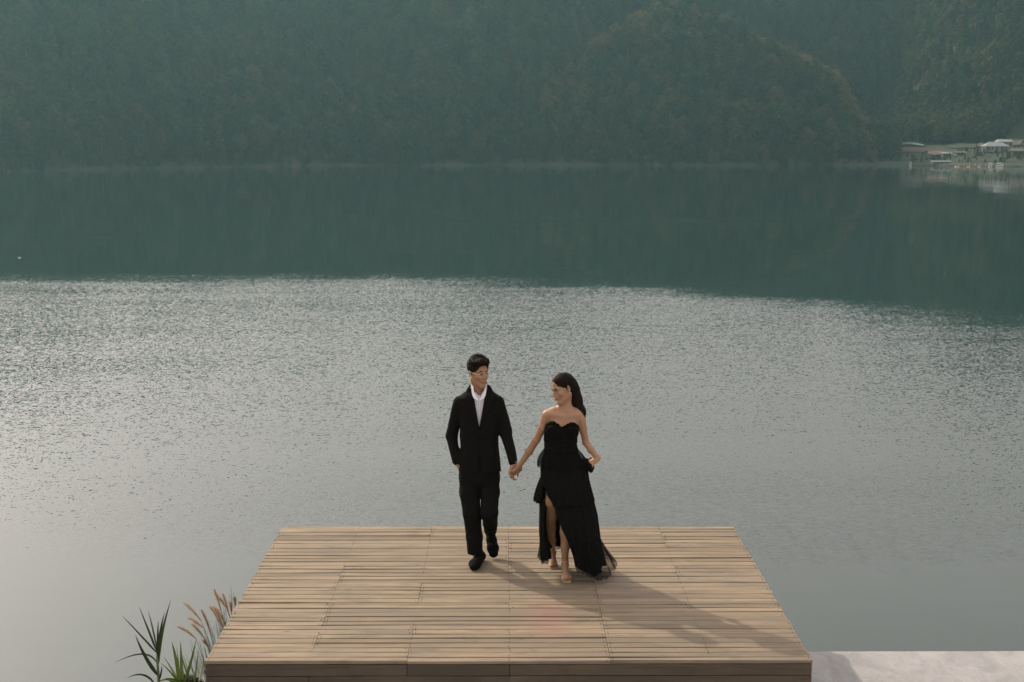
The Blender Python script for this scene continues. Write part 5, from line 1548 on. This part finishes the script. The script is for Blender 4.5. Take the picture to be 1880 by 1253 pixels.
def cloth(name, ztop, zbot, mat_, nrow, ncol, pleats, amp0, amp1, flare, off, parent, seed, closed_above=None, thick=0.0016, ragged=0.0):
    r_ = np.random.default_rng(seed); ph0 = r_.uniform(0, 6.28, 4)
    vv = np.zeros((nrow+1, ncol+1, 3)); nn_ = np.zeros_like(vv)
    for i in range(nrow+1):
        f = i/nrow
        for j in range(ncol+1):
            g = j/ncol
            # nominal height, hem height depends on the angle
            zb = zbot(g) if callable(zbot) else zbot
            z = ztop + (zb-ztop)*f
            a0, a1 = slit_angles(z)
            if a1 > a0: a1 = a0
            ph = a0 + (a1 + 2*math.pi - a0)*g
            am = amp0 + (amp1-amp0)*f
            wv = math.sin(pleats*ph*1.0+ph0[0]+0.8*math.sin(3*ph+ph0[1])) + 0.55*math.sin(pleats*1.83*ph+ph0[2]+f*1.5) + 0.4*math.sin(pleats*0.41*ph+ph0[3]-f*2)
            e = off + am*wv + (flare(ph, f) if callable(flare) else flare*f**0.8)
            p = skirt_pt(z, ph, e)
            if ragged and i == nrow: p[2] += ragged*math.sin(pleats*2.3*ph+ph0[1])
            vv[i, j] = p; nn_[i, j] = (math.sin(ph), -math.cos(ph), 0)
    inner = vv - nn_*thick
    allv = np.concatenate([vv.reshape(-1, 3), inner.reshape(-1, 3)]); nv_ = (nrow+1)*(ncol+1); ff = []
    for i in range(nrow):
        for j in range(ncol):
            a = i*(ncol+1)+j; q_ = (a, a+ncol+1, a+ncol+2, a+1); ff += [q_, tuple(nv_+t for t in reversed(q_))]
    for j in range(ncol):
        a = j; b = nrow*(ncol+1)+j; ff += [(a, a+1, nv_+a+1, nv_+a), (b, nv_+b, nv_+b+1, b+1)]
    for i in range(nrow):
        a = i*(ncol+1); b = a+ncol+1; ff += [(a, nv_+a, nv_+b, b), (a+ncol, b+ncol, nv_+b+ncol, nv_+a+ncol)]
    o = np_mesh(name, allv, ff, mat_, parent, True, WO)
    return o
zv = lambda v, dy=-0.1: pt(1036, v, YW+dy).z
def hem(g):
    # g 0 = right side of the slit at the front, 0.3 right, 0.6 back, 1 left side of the slit
    return float(np.interp(g, [0, 0.05, 0.11, 0.15, 0.20, 0.27, 0.34, 0.5, 0.7, 0.86, 0.95, 1], [0.150, 0.110, 0.055, 0.055, 0.095, 0.095, 0.120, 0.14, 0.17, 0.165, 0.155, 0.17]))
skirt = cloth('skirt', zv(824), hem, M['dress'], 46, 220, 17, 0.0015, 0.011, 0.0, 0.0, wom, 1)
bulge = lambda ph, f: 0.002*f**0.7 + 0.050*f**0.7*max(0, -math.sin(ph))**3
cloth('flounce', zv(882), zv(926), M['dress'], 12, 240, 25, 0.003, 0.006, bulge, 0.003, skirt, 2, ragged=0.003)
cloth('flounce', zv(944), zv(992), M['dress'], 12, 240, 23, 0.002, 0.004, 0.001, 0.002, skirt, 3, ragged=0.003)
cloth('tulle_overlay', zv(830), zv(863), M['tulle'], 10, 200, 21, 0.002, 0.009, lambda ph, f: (0.006 + 0.022*abs(math.sin(ph))**3)*math.sin(math.pi*min(1, f*0.75)), 0.004, skirt, 4, ragged=0.003)
cloth('tulle_overlay', zv(990), lambda g: max(0.012, hem(g)-0.022), M['tulle'], 14, 240, 21, 0.003, 0.014, lambda ph, f: f**1.3*(0.010+0.085*max(0, math.sin(ph))**2), 0.003, skirt, 5, ragged=0.003)
cloth('lining', zv(900), lambda g: hem(g)+0.012, M['dress'], 20, 160, 13, 0.002, 0.010, 0.0, -0.022, skirt, 6)
# bunched fabric lifted in her left hand
Gf = Field(w(1072, 875, -0.15), w(1092, 838, 0.15), 0.004)
Gf = Field((w(1066, 860, 0)[0], YW-0.13, w(1080, 880, 0)[2]), (w(1094, 860, 0)[0], YW+0.13, w(1080, 836, 0)[2]), 0.004)
Gf.chain([w(1074, 848, -0.02), w(1082, 856, -0.02), w(1086, 864, -0.01)], [0.028, 0.022, 0.016], 0.02)
Gf.ell(w(1084, 855, -0.02), (0.022, 0.03, 0.022), None, 0.02)
Gf.chain([w(1070, 862, 0.0), w(1078, 856, -0.02)], [0.035, 0.024], 0.02)
Gf.wob(0.006, 170, 3)
Gf.obj('gathered_fabric', M['dress'], skirt, WO)
